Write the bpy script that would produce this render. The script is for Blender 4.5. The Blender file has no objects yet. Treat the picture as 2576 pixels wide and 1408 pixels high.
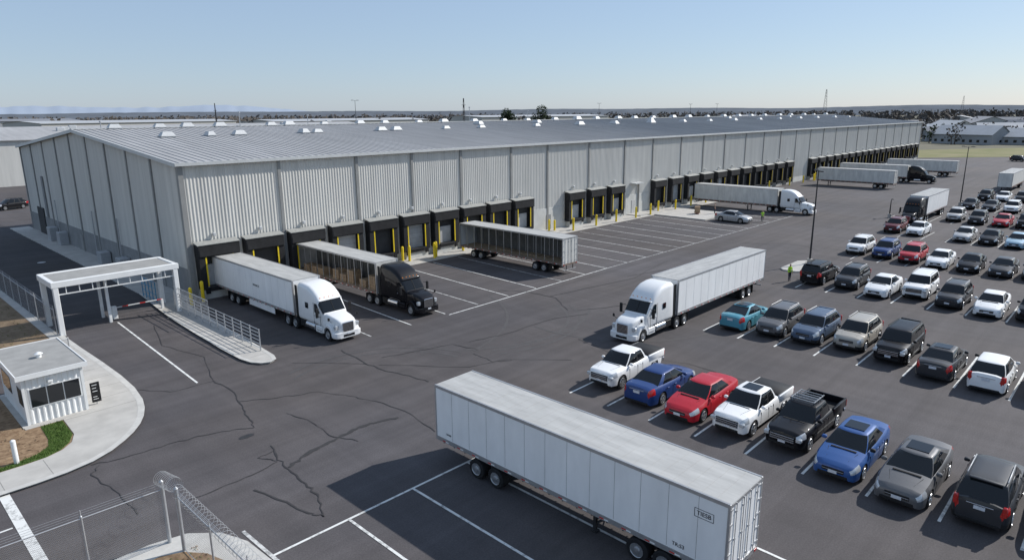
import bpy,bmesh,math,random
from mathutils import Vector,Matrix
rnd=random.Random(7)
SC=bpy.context.scene
COL=SC.collection
rad=math.radians
# ------------------------------------------------------------------ materials
def _nodes(name):
    m=bpy.data.materials.new(name);m.use_nodes=True
    nt=m.node_tree;return m,nt,nt.nodes,nt.links,nt.nodes['Principled BSDF']
def noise(nt,vec,scale,detail=4,rough=.55,mscale=None):
    N=nt.nodes;L=nt.links
    if mscale:
        mp=N.new('ShaderNodeMapping');mp.inputs['Scale'].default_value=mscale;L.new(vec,mp.inputs['Vector']);vec=mp.outputs[0]
    n=N.new('ShaderNodeTexNoise');n.inputs['Scale'].default_value=scale;n.inputs['Detail'].default_value=detail;n.inputs['Roughness'].default_value=rough
    L.new(vec,n.inputs['Vector']);return n.outputs['Fac']
def rng(nt,val,a,b,c,d):
    r=nt.nodes.new('ShaderNodeMapRange');r.inputs[1].default_value=a;r.inputs[2].default_value=b;r.inputs[3].default_value=c;r.inputs[4].default_value=d
    nt.links.new(val,r.inputs[0]);return r.outputs[0]
def mul(nt,a,b,op='MULTIPLY'):
    m=nt.nodes.new('ShaderNodeMath');m.operation=op
    for i,x in enumerate((a,b)):
        if isinstance(x,(int,float)): m.inputs[i].default_value=x
        else: nt.links.new(x,m.inputs[i])
    return m.outputs[0]
def mixc(nt,fac,a,b):
    m=nt.nodes.new('ShaderNodeMix');m.data_type='RGBA'
    if isinstance(fac,(int,float)): m.inputs[0].default_value=fac
    else: nt.links.new(fac,m.inputs[0])
    for k,x in ((6,a),(7,b)):
        if isinstance(x,tuple): m.inputs[k].default_value=(*x[:3],1)
        else: nt.links.new(x,m.inputs[k])
    return m.outputs[2]
def scalec(nt,col,f):
    v=nt.nodes.new('ShaderNodeVectorMath');v.operation='SCALE'
    if isinstance(col,tuple): v.inputs[0].default_value=col[:3]
    else: nt.links.new(col,v.inputs[0])
    nt.links.new(f,v.inputs['Scale']);return v.outputs[0]
def mk(name,col,rough=.5,metal=0,var=0.08,mscale=None,ns=3,bump=0,bs=40,coat=0,coords='Object',spec=.5):
    m,nt,N,L,P=_nodes(name)
    tc=N.new('ShaderNodeTexCoord')
    if coords=='World':
        g=N.new('ShaderNodeNewGeometry');vec=g.outputs['Position']
    else: vec=tc.outputs['Object']
    P.inputs['Roughness'].default_value=rough;P.inputs['Metallic'].default_value=metal
    P.inputs['Specular IOR Level'].default_value=spec
    if coat: P.inputs['Coat Weight'].default_value=coat;P.inputs['Coat Roughness'].default_value=.05
    if var:
        f=rng(nt,noise(nt,vec,ns,5,.6,mscale),.25,.75,1-var,1+var)
        L.new(scalec(nt,col,f),P.inputs['Base Color'])
    else: P.inputs['Base Color'].default_value=(*col,1)
    if bump:
        b=N.new('ShaderNodeBump');b.inputs['Strength'].default_value=bump;b.inputs['Distance'].default_value=.02
        L.new(noise(nt,vec,bs,3),b.inputs['Height']);L.new(b.outputs[0],P.inputs['Normal'])
    return m
def asphalt(name,col,k=1.0):
    m,nt,N,L,P=_nodes(name)
    g=N.new('ShaderNodeNewGeometry');v=g.outputs['Position']
    a=rng(nt,noise(nt,v,.035,5,.6),.3,.7,.82,1.20)
    b=rng(nt,noise(nt,v,.35,5,.65),.25,.75,.88,1.12)
    s1=rng(nt,noise(nt,v,.5,4,.6,(.06,1.6,1)),.3,.7,.84,1.14)
    s2=rng(nt,noise(nt,v,.5,4,.6,(1.3,.05,1)),.3,.7,.90,1.10)
    c=rng(nt,noise(nt,v,14,3,.7),.2,.8,.66,1.36)
    st=rng(nt,noise(nt,v,.9,6,.7),.66,.80,1.0,.74)
    f=mul(nt,mul(nt,mul(nt,a,b),mul(nt,s1,s2)),mul(nt,c,st))
    hue=mixc(nt,rng(nt,noise(nt,v,.06,3),.35,.65,0,1),tuple(x*y for x,y in zip(col,(.98,.98,1.02))),tuple(x*y for x,y in zip(col,(1.06,1.0,.96))))
    L.new(scalec(nt,hue,f),P.inputs['Base Color'])
    P.inputs['Roughness'].default_value=.85;P.inputs['Specular IOR Level'].default_value=.3
    bp=N.new('ShaderNodeBump');bp.inputs['Strength'].default_value=.35;bp.inputs['Distance'].default_value=.01
    L.new(noise(nt,v,35,3),bp.inputs['Height']);L.new(bp.outputs[0],P.inputs['Normal'])
    return m
def wornpaint(name,col,base=(.07,.066,.066),amt=.0):
    m,nt,N,L,P=_nodes(name)
    g=N.new('ShaderNodeNewGeometry');v=g.outputs['Position']
    f=rng(nt,noise(nt,v,2.2,8,.75),.50-amt,.66-amt,0,.75)
    L.new(mixc(nt,f,col,base),P.inputs['Base Color']);P.inputs['Roughness'].default_value=.8
    return m
def vegmat(name,c1,c2,ns=.5):
    m,nt,N,L,P=_nodes(name)
    g=N.new('ShaderNodeNewGeometry');v=g.outputs['Position']
    f=rng(nt,noise(nt,v,ns,4,.6),.3,.7,0,1)
    L.new(mixc(nt,f,c1,c2),P.inputs['Base Color']);P.inputs['Roughness'].default_value=.9;P.inputs['Specular IOR Level'].default_value=.15
    return m
def chainlink(name):
    m,nt,N,L,P=_nodes(name)
    tc=N.new('ShaderNodeTexCoord')
    sx=N.new('ShaderNodeSeparateXYZ');L.new(tc.outputs['UV'],sx.inputs[0])
    def wires(op):
        s=mul(nt,sx.outputs[0],sx.outputs[1],op)
        s=mul(nt,s,1/.085)
        f2=N.new('ShaderNodeMath');f2.operation='FRACT';L.new(s,f2.inputs[0])
        return mul(nt,f2.outputs[0],.13,'LESS_THAN')
    w=mul(nt,wires('ADD'),wires('SUBTRACT'),'MAXIMUM')
    P.inputs['Base Color'].default_value=(.42,.43,.44,1);P.inputs['Metallic'].default_value=.6;P.inputs['Roughness'].default_value=.45
    L.new(w,P.inputs['Alpha']);return m
WHITE=mk('white_paint',(.78,.78,.76),.4,0,.06,ns=1.2)
TRWHITE=mk('trailer_panel',(.84,.835,.82),.42,0,.08,(1,1,.35),ns=1.1)
TRROOF=mk('trailer_roof',(.42,.415,.395),.6,0,.18,(.4,2,1),ns=1.2,bump=.3,bs=3)
TRDIRTY=mk('trailer_dirty',(.62,.61,.57),.6,0,.20,(1,1,.3),ns=1.5)
ALU=mk('aluminium',(.45,.45,.45),.4,.6,.12,ns=4)
GALV=mk('galvanised_steel',(.44,.45,.46),.5,.5,.12,ns=5)
DARKM=mk('dark_steel',(.03,.03,.032),.6,.2,.2,ns=5)
RUST=mk('rusty_rail',(.20,.15,.12),.75,.1,.3,ns=4)
BLACKP=mk('black_plastic',(.014,.014,.015),.6,0,.1,spec=.3)
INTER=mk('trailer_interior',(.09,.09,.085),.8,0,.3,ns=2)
RUB=mk('tyre_rubber',(.018,.018,.019),.85,0,.15,ns=8,spec=.3)
RIM=mk('alloy_rim',(.50,.51,.52),.3,.75,.08)
GLASS=mk('car_glass',(.008,.010,.012),.04,0,0,spec=.45)
HEADL=mk('headlight_lens',(.55,.57,.58),.12,.3,.1,ns=12,coat=.8)
TAILL=mk('tail_light',(.45,.012,.010),.2,0,.1,coat=.8)
AMBER=mk('amber_lens',(.8,.25,.02),.3,0,0)
PLATE=mk('licence_plate',(.6,.62,.66),.5,0,.15,ns=14)
CHROME=mk('chrome',(.6,.6,.61),.15,.95,.05)
YEL=mk('safety_yellow',(.82,.60,.015),.55,0,.12,ns=3)
YELD=mk('worn_yellow_strip',(.50,.37,.03),.7,0,.3,ns=3)
REDP=mk('red_paint',(.55,.03,.02),.5,0,.1)
DOCKBLK=mk('dock_pad_vinyl',(.022,.022,.023),.75,0,.35,ns=1.5,spec=.25)
DOCKTOP=mk('dock_hood',(.32,.32,.30),.6,.1,.15)
DOORW=mk('dock_door_panel',(.44,.44,.43),.6,0,.2,ns=1)
DOCKIN=mk('dock_interior_shade',(.04,.04,.04),.8,0,.3,ns=1)  # flat dark panel colour standing in for the shade inside an open door
WALLM=mk('corrugated_wall_metal',(.60,.585,.54),.55,0,.13,(1.4,1.4,.10),ns=.8,coords='World')
PILM=mk('wall_trim_metal',(.27,.27,.26),.55,.1,.12,ns=1,coords='World')
FASC=mk('eave_trim',(.55,.56,.55),.5,.1,.08,ns=1,coords='World')
GABC=mk('painted_concrete_dark',(.24,.24,.235),.85,0,.16,ns=.7,coords='World')
CONC=mk('concrete',(.44,.42,.385),.85,0,.16,ns=.8,bump=.2,bs=30,coords='World')
CONCL=mk('concrete_wall_base',(.52,.52,.49),.8,0,.14,ns=.8,coords='World')
KERB=mk('kerb_concrete',(.50,.485,.45),.85,0,.15,ns=2,coords='World')
JOINT=mk('expansion_joint',(.22,.21,.19),.9,0,.2,coords='World')
ASPH=asphalt('asphalt',(.083,.077,.077))
ASPH2=asphalt('asphalt_road',(.064,.061,.062))
SEAL=mk('crack_sealant',(.034,.032,.032),.75,0,.25,ns=3,coords='World')
TYRE=mk('tyre_scuff',(.070,.065,.065),.85,0,.2,ns=3,coords='World')
OIL=mk('oil_stain',(.03,.029,.03),.6,0,.25,ns=3,coords='World')
LINE=wornpaint('road_paint',(.70,.70,.67))
LINE2=wornpaint('road_paint_worn',(.58,.58,.56),amt=.05)
SOIL=vegmat('soil',(.16,.11,.07),(.27,.20,.13),1.4)
MULCH=vegmat('mulch',(.16,.10,.06),(.33,.23,.14),3.5)
GRASS=vegmat('grass',(.055,.10,.02),(.09,.14,.035),2)
FIELD=vegmat('field_ground',(.12,.115,.08),(.18,.165,.12),.01)
GVERGE=vegmat('grass_verge_mat',(.15,.16,.06),(.25,.22,.12),.08)
TREED=vegmat('winter_foliage_hazed',(.065,.057,.052),(.11,.097,.085),.12)  # brown winter tone, lightened in colour to stand in for distance haze
TREEG=vegmat('evergreen_foliage',(.020,.032,.017),(.048,.064,.030),.5)
BARK=mk('bark',(.09,.07,.055),.9,0,.2)
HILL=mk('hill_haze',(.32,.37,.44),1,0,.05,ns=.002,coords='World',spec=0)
HILL2=mk('far_woods_haze',(.13,.145,.165),1,0,.2,(1,1,1),ns=.02,coords='World',spec=0)  # distance haze put into the woods colour as a bluish grey
CHAIN=chainlink('chain_link_mesh')
SKINM=mk('skin',(.42,.25,.18),.6,0,.03)
HIVIS=mk('hi_vis_vest',(.45,.80,.03),.6,0,.05)
NAVY=mk('work_trousers',(.03,.035,.05),.85,0,.1)
HAIR=mk('hair',(.03,.02,.015),.8,0,0)
SHIRT=mk('shirt',(.25,.18,.14),.85,0,.1)
CARD=mk('cardboard',(.33,.23,.14),.8,0,.2,ns=3)
WOODP=mk('pallet_wood',(.30,.22,.14),.85,0,.2,ns=5)
BLUEP=mk('blue_paint',(.04,.25,.42),.5,0,.1)
WIN=mk('window_glass_dark',(.015,.017,.02),.06,0,0,spec=.5)
BTXT=mk('lettering_black',(.02,.02,.03),.6,0,0)
VENT=mk('roof_vent_white',(.50,.51,.51),.55,.1,.1)
GREYROOF=mk('flat_roof_membrane',(.30,.295,.28),.85,0,.15,ns=1.5)
def roofmat():
    m,nt,N,L,P=_nodes('metal_roof')
    g=N.new('ShaderNodeNewGeometry');v=g.outputs['Position']
    a=rng(nt,noise(nt,v,1,5,.6,(.9,.035,1)),.3,.7,.87,1.11)
    b=rng(nt,noise(nt,v,.05,4,.6),.3,.7,.92,1.08)
    L.new(scalec(nt,(.365,.36,.355),mul(nt,a,b)),P.inputs['Base Color'])
    P.inputs['Roughness'].default_value=.65;P.inputs['Metallic'].default_value=0;P.inputs['Specular IOR Level'].default_value=.3
    return m
ROOF=roofmat()
_pc={}
def paint(key):
    if key in _pc: return _pc[key]
    t={'white':((.78,.78,.77),0,.4),'silver':((.42,.42,.42),.4,.4),'grey':((.11,.11,.114),.2,.3),'dgrey':((.030,.031,.035),.0,.2),'black':((.006,.006,.008),.0,.1),
    'blue':((.022,.080,.25),.1,.3),'dblue':((.010,.040,.16),.1,.3),'red':((.42,.008,.020),.0,.3),'dred':((.11,.01,.014),.1,.2),'teal':((.07,.26,.34),.1,.3),
    'bgrey':((.07,.105,.165),.2,.3),'beige':((.36,.335,.29),.2,.4),'lblue':((.28,.42,.52),.2,.4)}[key]
    _pc[key]=mk('paint_'+key,t[0],.5,t[1],.03,coat=.45,spec=t[2]);return _pc[key]
# ------------------------------------------------------------------ mesh builder
class B:
    def __init__(s): s.v=[];s.f=[];s.mi=[];s.mats=[];s.M=Matrix.Identity(4);s.uv={}
    def mid(s,m):
        if m not in s.mats: s.mats.append(m)
        return s.mats.index(m)
    def add(s,vs,fs,mat):
        o=len(s.v);s.v+= [tuple(s.M@Vector(p)) for p in vs]
        for k,f in enumerate(fs):
            s.f.append([o+i for i in f]);s.mi.append(s.mid(mat[k] if isinstance(mat,list) else mat))
    def box(s,x0,x1,y0,y1,z0,z1,mat):
        s.add([(x0,y0,z0),(x1,y0,z0),(x1,y1,z0),(x0,y1,z0),(x0,y0,z1),(x1,y0,z1),(x1,y1,z1),(x0,y1,z1)],
        [(0,3,2,1),(4,5,6,7),(0,1,5,4),(1,2,6,5),(2,3,7,6),(3,0,4,7)],mat)
    def loft(s,secs,mat,cap=True):
        n=len(secs[0]);vs=[p for q in secs for p in q];fs=[];ms=[]
        for i in range(len(secs)-1):
            for j in range(n):
                k=(j+1)%n;f=(i*n+j,i*n+k,(i+1)*n+k,(i+1)*n+j);fs.append(f)
                if callable(mat):
                    c=sum((Vector(vs[q]) for q in f),Vector())/4;ms.append(mat(c,i,j))
                else: ms.append(mat)
        if cap:
            fs.append(tuple(range(n-1,-1,-1)));fs.append(tuple((len(secs)-1)*n+j for j in range(n)))
            mm=mat(Vector(secs[0][0]),-1,0) if callable(mat) else mat;ms.append(mm)
            mm=mat(Vector(secs[-1][0]),-2,0) if callable(mat) else mat;ms.append(mm)
        s.add(vs,fs,ms)
    def cbox(s,x0,x1,y0,y1,z0,z1,c,mat):
        def ring(x,i):
            a,b,d,e=y0+i,y1-i,z0+i,z1-i
            return [(x,a+c,d),(x,b-c,d),(x,b,d+c),(x,b,e-c),(x,b-c,e),(x,a+c,e),(x,a,e-c),(x,a,d+c)]
        s.loft([ring(x0,c*.7),ring(x0+c,0),ring(x1-c,0),ring(x1,c*.7)],mat)
    def cyl(s,p0,p1,r0,r1=None,n=12,mat=None,cap=True):
        r1=r0 if r1 is None else r1
        p0=Vector(p0);p1=Vector(p1);d=(p1-p0).normalized()
        u=d.orthogonal().normalized();w=d.cross(u)
        A=[tuple(p0+(u*math.cos(t)+w*math.sin(t))*r0) for t in [2*math.pi*k/n for k in range(n)]]
        C=[tuple(p1+(u*math.cos(t)+w*math.sin(t))*r1) for t in [2*math.pi*k/n for k in range(n)]]
        s.loft([A,C],mat,cap)
    def tube(s,pts,r,mat,n=5):
        for a,b in zip(pts,pts[1:]): s.cyl(a,b,r,r,n,mat,True)
    def prism(s,poly,z0,z1,mat,side=None):
        n=len(poly);vs=[(x,y,z0) for x,y in poly]+[(x,y,z1) for x,y in poly]
        fs=[tuple(range(n,2*n))]+[(i,(i+1)%n,n+(i+1)%n,n+i) for i in range(n)]
        s.add(vs,fs,[mat]+[side or mat]*n)
    def ribbon(s,pts,w,z,mat,jit=0):
        P=[Vector((p[0],p[1],0)) for p in pts];vs=[];fs=[]
        for i,p in enumerate(P):
            a=P[max(0,i-1)];b=P[min(len(P)-1,i+1)];d=(b-a);d.normalize() if d.length else None
            nn=Vector((-d.y,d.x,0));ww=w*.5*(1+rnd.uniform(-jit,jit))
            vs+= [tuple(p+nn*ww+Vector((0,0,z))),tuple(p-nn*ww+Vector((0,0,z)))]
        for i in range(len(P)-1): fs.append((2*i,2*i+1,2*i+3,2*i+2))
        s.add(vs,fs,mat)
    def mesh(s,name,smooth=True,ang=32):
        me=bpy.data.meshes.new(name);me.from_pydata(s.v,[],s.f)
        for m in s.mats: me.materials.append(m)
        me.polygons.foreach_set('material_index',s.mi)
        bm=bmesh.new();bm.from_mesh(me);bmesh.ops.recalc_face_normals(bm,faces=bm.faces);bm.to_mesh(me);bm.free()
        if smooth:
            me.polygons.foreach_set('use_smooth',[True]*len(me.polygons));me.set_sharp_from_angle(angle=rad(ang))
        me.update();return me
    def obj(s,name,loc=(0,0,0),rot=0,parent=None,smooth=True):
        return place(name,s.mesh(name,smooth),loc,rot,parent)
def place(name,me,loc=(0,0,0),rot=0,parent=None):
    o=bpy.data.objects.new(name,me);COL.objects.link(o);o.location=loc;o.rotation_euler=(0,0,rad(rot))
    if parent: o.parent=parent
    return o
def empty(name,loc=(0,0,0),rot=0):
    o=bpy.data.objects.new(name,None);COL.objects.link(o);o.location=loc;o.rotation_euler=(0,0,rad(rot));return o
def text(body,size,parent,M,mat,name='lettering'):
    c=bpy.data.curves.new(name,'FONT');c.body=body;c.size=size;c.align_x='CENTER';c.align_y='CENTER';c.extrude=.004
    c.materials.append(mat);o=bpy.data.objects.new(name,c);COL.objects.link(o);o.parent=parent;o.matrix_local=M;return o
def interp(tab,x):
    if x<=tab[0][0]: return tab[0][1]
    for (a,b),(c,d) in zip(tab,tab[1:]):
        if x<=c:
            t=(x-a)/(c-a);return b+(d-b)*t
    return tab[-1][1]
def rrect(x,hw,z0,z1,r,n=3,tw=1.0):
    out=[]
    for cy_,cz,a0 in ((hw-r,z0+r,-90),(hw-r,z1-r,0),(-hw+r,z1-r,90),(-hw+r,z0+r,180)):
        for k in range(n+1):
            a=rad(a0+90*k/n);y=cy_+r*math.cos(a);z=cz+r*math.sin(a)
            t=(z-z0)/(z1-z0);y*=1+(tw-1)*t;out.append((x,y,z))
    return out
def wheel(b,x,y,z,r,w,side,truck=False,spokes=5):
    n=22
    def ring(yy,rr): return [(x+rr*math.cos(2*math.pi*k/n),yy,z+rr*math.sin(2*math.pi*k/n)) for k in range(n)]
    y0=y-w/2*side;y1=y+w/2*side
    b.loft([ring(y0,r*.8),ring(y0+.04*side,r*.99),ring(y1-.04*side,r*.99),ring(y1,r*.88),ring(y1-.015*side,r*.68)],RUB,True)
    if truck:
        b.loft([ring(y1-.01*side,r*.60),ring(y1+.012*side,r*.60),ring(y1-.06*side,r*.50),ring(y1-.08*side,r*.30),ring(y1+.03*side,r*.27),ring(y1+.05*side,r*.12)],RIM,True)
    else:
        b.loft([ring(y1-.005*side,r*.70),ring(y1+.012*side,r*.68),ring(y1+.012*side,r*.60),ring(y1-.01*side,r*.58)],RIM,False)
        b.cyl((x,y1-.02*side,z),(x,y1-.004*side,z),r*.62,None,16,DARKM)
        for k in range(spokes):
            a=2*math.pi*k/spokes+.3;d=Vector((math.cos(a),0,math.sin(a)));t=Vector((-d.z,0,d.x))
            c0=Vector((x,y1+.008*side,z));p=[c0+t*.05,c0-t*.05,c0+d*r*.62-t*.035,c0+d*r*.62+t*.035]
            q=[v-Vector((0,.012*side,0)) for v in p]
            b.add([tuple(v) for v in p+q],[(0,1,2,3),(0,4,5,1),(1,5,6,2),(2,6,7,3),(3,7,4,0)],RIM)
        b.cyl((x,y1,z),(x,y1+.015*side,z),r*.16,None,10,RIM)
# ------------------------------------------------------------------ cars
KP={
'sedan':dict(L=4.8,w=.92,r=.33,xw=(.95,3.75),zl=.20,top=[(0,.60),(.05,.68),(.25,.78),(.7,.88),(1.35,.98),(2.5,1.0),(4.1,1.06),(4.55,1.06),(4.74,1.0),(4.8,.80)],g=(1.3,2.12,3.30,4.22),zb=.98,zt=1.45,wb=.82,wt=.60),
'coupe':dict(L=4.65,w=.91,r=.33,xw=(.9,3.65),zl=.18,top=[(0,.58),(.05,.66),(.25,.77),(.7,.86),(1.3,.96),(2.5,.98),(3.9,1.04),(4.45,1.05),(4.6,.98),(4.65,.78)],g=(1.25,2.1,3.0,4.35),zb=.96,zt=1.42,wb=.81,wt=.58),
'suv':dict(L=4.75,w=.95,r=.37,xw=(.95,3.75),zl=.26,top=[(0,.78),(.05,.88),(.25,1.0),(.8,1.08),(1.3,1.12),(2.5,1.14),(4.3,1.16),(4.68,1.12),(4.75,.85)],g=(1.2,1.95,3.95,4.62),zb=1.12,zt=1.70,wb=.85,wt=.67),
'bigsuv':dict(L=5.1,w=.99,r=.40,xw=(1.0,4.0),zl=.30,top=[(0,.85),(.04,1.02),(.2,1.12),(.8,1.18),(1.4,1.22),(2.5,1.24),(4.7,1.26),(5.05,1.22),(5.1,.9)],g=(1.35,1.95,4.6,5.0),zb=1.22,zt=1.86,wb=.89,wt=.74),
'hatch':dict(L=4.35,w=.90,r=.33,xw=(.85,3.45),zl=.2,top=[(0,.64),(.05,.73),(.25,.85),(.7,.94),(1.15,1.02),(2.5,1.04),(3.9,1.08),(4.28,1.04),(4.35,.8)],g=(1.0,1.85,3.5,4.22),zb=1.02,zt=1.54,wb=.81,wt=.62),
'pickup':dict(L=5.6,w=.98,r=.40,xw=(1.0,4.45),zl=.34,top=[(0,.88),(.04,1.0),(.2,1.10),(.9,1.16),(1.5,1.20),(3.8,1.22),(5.6,1.22)],g=(1.45,2.15,3.30,3.66),zb=1.2,zt=1.80,wb=.88,wt=.70),
}
_cm={}
def car_mesh(kind,pk,opt=''):
    key=(kind,pk,opt)
    if key in _cm: return _cm[key]
    K=KP[kind];L=K['L'];W=K['w'];r=K['r'];ra=r+.055;PM=paint(pk);b=B()
    clad=kind in('suv',) 
    wid=[(0,.62*W),(.04,.72*W),(.10,.81*W),(.22,.89*W),(.45,.955*W),(.9,W),(L-.9,W),(L-.35,.95*W),(L-.1,.86*W),(L,.76*W)]
    pick=kind=='pickup'
    xs=set([0,.03,.07,.14,.25,.4,.55,L-.55,L-.4,L-.25,L-.12,L-.05,L]+[x for x,_ in K['top']])
    for k in range(9): xs.add(L*(k+.5)/9)
    for xw in K['xw']:
        for k in range(0,11): xs.add(xw-ra*math.cos(math.pi*k/10))
        xs.add(xw-ra-.01);xs.add(xw+ra+.01)
    xs=sorted(xs)
    def ring(x,ztop=None):
        w=interp(wid,x);zt=interp(K['top'],x) if ztop is None else ztop
        zl=K['zl']+ (.10 if x<.02 or x>L-.02 else (.04 if x<.1 or x>L-.1 else 0))
        zb=zl
        for xw in K['xw']:
            if abs(x-xw)<=ra+1e-6: zb=max(zb,r+math.sqrt(max(0,ra*ra-(x-xw)**2)))
        zb=min(zb,zt-.16)
        z3=max(zl+.22,zb+.03);z4=max(z3+.02,zl+(zt-zl)*.62);z5=max(z4+.02,zt-.10)
        cr=.04
        h=[(0,zb),(.80*w,zb),(.975*w,zb+.01),(w,z3),(w*.995,z4),(w*.96,z5),(w*.88,zt-.02),(.5*w,zt+cr*.8),(0,zt+cr)]
        if ztop is not None: h=[(0,zb),(.80*w,zb),(.975*w,zb+.01),(w,z3),(w,z3+.01),(w,z3+.02),(w,zt-.01),(.5*w,zt),(0,zt)]
        return [(x,y,z) for y,z in h]+[(x,-y,z) for y,z in h[-2:0:-1]]
    def bm(c,i,j):
        if i<0: return PM
        jj=j if j<8 else 15-j
        if jj<=1: return BLACKP
        if clad and jj==2 and c.z<K['zl']+.25: return BLACKP
        if jj==2 and c.z<K['zl']+.06: return BLACKP
        if c.x<.50 and .04<c.x and jj in(4,5) and abs(c.y)>.58*W and c.z>.5: return HEADL
        if c.x>L-.42 and jj in(4,5) and abs(c.y)>.5*W and not pick: return TAILL
        return PM
    if not pick:
        b.loft([ring(x) for x in xs],bm)
    else:
        xc=3.80
        b.loft([ring(x) for x in xs if x<xc]+[ring(xc)],bm)
        b.loft([ring(xc+.001,.84)]+[ring(x,.84) for x in xs if x>xc+.01],bm)
        b.cbox(xc,L,W-.13,W-.002,.80,1.24,.03,PM);b.cbox(xc,L,-W+.002,-W+.13,.80,1.24,.03,PM)
        b.cbox(L-.10,L,-W+.13,W-.13,.80,1.22,.02,PM)
        b.box(xc+.02,L-.11,-W+.14,W-.14,.845,.86,BLACKP)
        for sy in(-1,1): b.cbox(L-.06,L+.012,sy*(W-.14) if sy>0 else -W+.0,W-.0 if sy>0 else -(W-.14),.82,1.15,.01,TAILL)
        b.cbox(L-.02,L+.10,-W+.06,W-.06,.46,.66,.03,CHROME)
        if 'cover' in opt: b.cbox(xc+.02,L-.05,-W+.08,W-.08,1.22,1.27,.02,BLACKP)
    g0,g1,g2,g3=K['g'];zb,zt,wb,wt=K['zb'],K['zt'],K['wb'],K['wt']
    if kind in('sedan','coupe'): ss=[0,.05,.44,.475,.83,1];sm=[PM,GLASS,BLACKP,GLASS,PM]
    elif pick: ss=[0,.06,.50,.55,.92,1];sm=[PM,GLASS,BLACKP,GLASS,PM]
    else: ss=[0,.05,.36,.39,.66,.70,.93,1];sm=[PM,GLASS,BLACKP,GLASS,BLACKP,GLASS,PM]
    def gr(t):
        A=g0+(g1-g0)*t;D=g3+(g2-g3)*t;w=wb+(wt-wb)*t+.03*math.sin(math.pi*t);z=zb-.03+(zt-zb+.0)*t
        bul=.13;rb=.05
        pts=[(A-bul,0,z),(A-bul*.75,.55*w,z)]
        for s_ in ss: pts.append((A+(D-A)*s_,w*(1-.05*abs(2*s_-1)**3),z))
        pts+=[(D+rb*.8,.55*w,z),(D+rb,0,z)]
        return pts+[(x,-y,z) for x,y,z in pts[-2:0:-1]]
    n=len(gr(0));ns=len(ss)
    def gm(c,i,j):
        if i<0 or i>=3: return PM
        m=j if j<n//2 else n-1-j
        if m<2: return GLASS
        if m-2<len(sm): return sm[m-2]
        return GLASS
    rings=[gr(0),gr(.4),gr(.75),gr(.96)]
    top=gr(.96);cx0=(g1+g2)/2
    def inset(k,dz): return [(cx0+(x-cx0)*k,y*k,z+dz) for x,y,z in top]
    b.loft(rings+[inset(.95,.025),inset(.80,.05),inset(.4,.062)],gm)
    if 'sun' in opt or kind in('coupe',):
        b.box(g1+.15,g1+.95,-.40,.40,zt+.028,zt+.036,GLASS)
    if kind in('suv','bigsuv'):
        for sy in(-1,1): b.cbox(g1+.15,g2-.1,sy*(wt-.04)-.02,sy*(wt-.04)+.02,zt+.03,zt+.075,.01,ALU if pk!='black' else BLACKP)
        b.cbox(g2-.05,g2+.16,-wt*.8,wt*.8,zt-.03,zt+.015,.012,PM)
    if 'rack' in opt:
        for sy in(-1,1): b.tube([(g1,sy*.55,zt+.16),(g2+.1,sy*.55,zt+.16)],.025,ALU)
        for k in range(5):
            xx=g1+(g2-g1)*k/4;b.tube([(xx,-.58,zt+.17),(xx,.58,zt+.17)],.02,ALU)
            for sy in(-1,1): b.tube([(xx,sy*.55,zt),(xx,sy*.55,zt+.16)],.015,DARKM)
    zf=K['top'][1][1]
    b.cbox(-.02,.06,-.46*W,.46*W,zf-.22,zf-.06,.02,BLACKP)
    b.cbox(-.03,.02,-.44*W,.44*W,zf-.155,zf-.135,.005,CHROME)
    b.cbox(-.015,.10,-.62*W,.62*W,K['zl']+.06,K['zl']+.20,.02,BLACKP)
    b.box(-.035,0,-.17,.17,K['zl']+.22,K['zl']+.34,PLATE)
    for sy in(-1,1):
        b.tube([(.45,sy*.45*W,interp(K['top'],.45)+.03),(g0-.2,sy*.62*W,interp(K['top'],g0-.2)+.024)],.008,BLACKP,4)
    b.box(g0-.19,g0-.12,-.6*wb,.6*wb,zb-.0,zb+.035,BLACKP)
    if kind in('bigsuv','pickup'):
        b.cbox(-.03,.05,-.6*W,.6*W,zf-.36,zf-.04,.02,BLACKP)
        for k in range(3): b.cbox(-.05,.0,-.58*W,.58*W,zf-.33+.10*k,zf-.29+.10*k,.008,CHROME)
        for sy in(-1,1): b.cbox(-.01,.2,sy*.78*W-.13,sy*.78*W+.13,zf-.26,zf-.08,.03,HEADL)
    zr=.80 if kind in('sedan','coupe','hatch') else .9
    if not pick:
        b.box(L-.02,L+.02,-.18,.18,zr-.06,zr+.07,PLATE)
        b.cbox(L-.08,L+.03,-.72*W,.72*W,K['zl']+.04,K['zl']+.16,.02,BLACKP)
        b.cbox(L-.06,L+.018,-.45*W,.45*W,zr+.10,zr+.125,.006,CHROME)
        if kind in('suv','bigsuv','hatch'):
            for sy in(-1,1): b.cbox(L-.16,L+.0,sy*.80*W-.08,sy*.80*W+.08,zb-.32,zb+.06,.03,TAILL)
    for sy in(-1,1):
        y0,y1=(W-.03,W+.003) if sy>0 else (-W-.003,-W+.03)
        zz=zb-.17
        for xx in (g0+.28,(g0+g3)/2+.02,min(g3-.55,K['xw'][1]-ra+.12)):
            b.box(xx-.007,xx+.007,y0,y1,K['zl']+.14,zz,BLACKP)
        for xx in ((g0+g3)/2-.22,min(g3-.75,K['xw'][1]-ra-.1)):
            b.cbox(xx-.09,xx+.09,y0,y1+(.02 if sy>0 else 0),zb-.19,zb-.16,.008,PM)
        b.cbox(g0+.28,g0+.44,sy*(W+.03)-.10,sy*(W+.03)+.10,zb-.0,zb+.14,.035,PM if rnd.random()<.7 else BLACKP)
        for xw in K['xw']:
            wheel(b,xw,sy*(W-.12),r,r,.23,sy,False,rnd.choice([5,6,7]))
    b.box(.5,L-.5,-W+.25,W-.25,K['zl']-.04,K['zl']+.2,BLACKP)
    b.v=[(x-L/2,y,z) for x,y,z in b.v]
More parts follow.
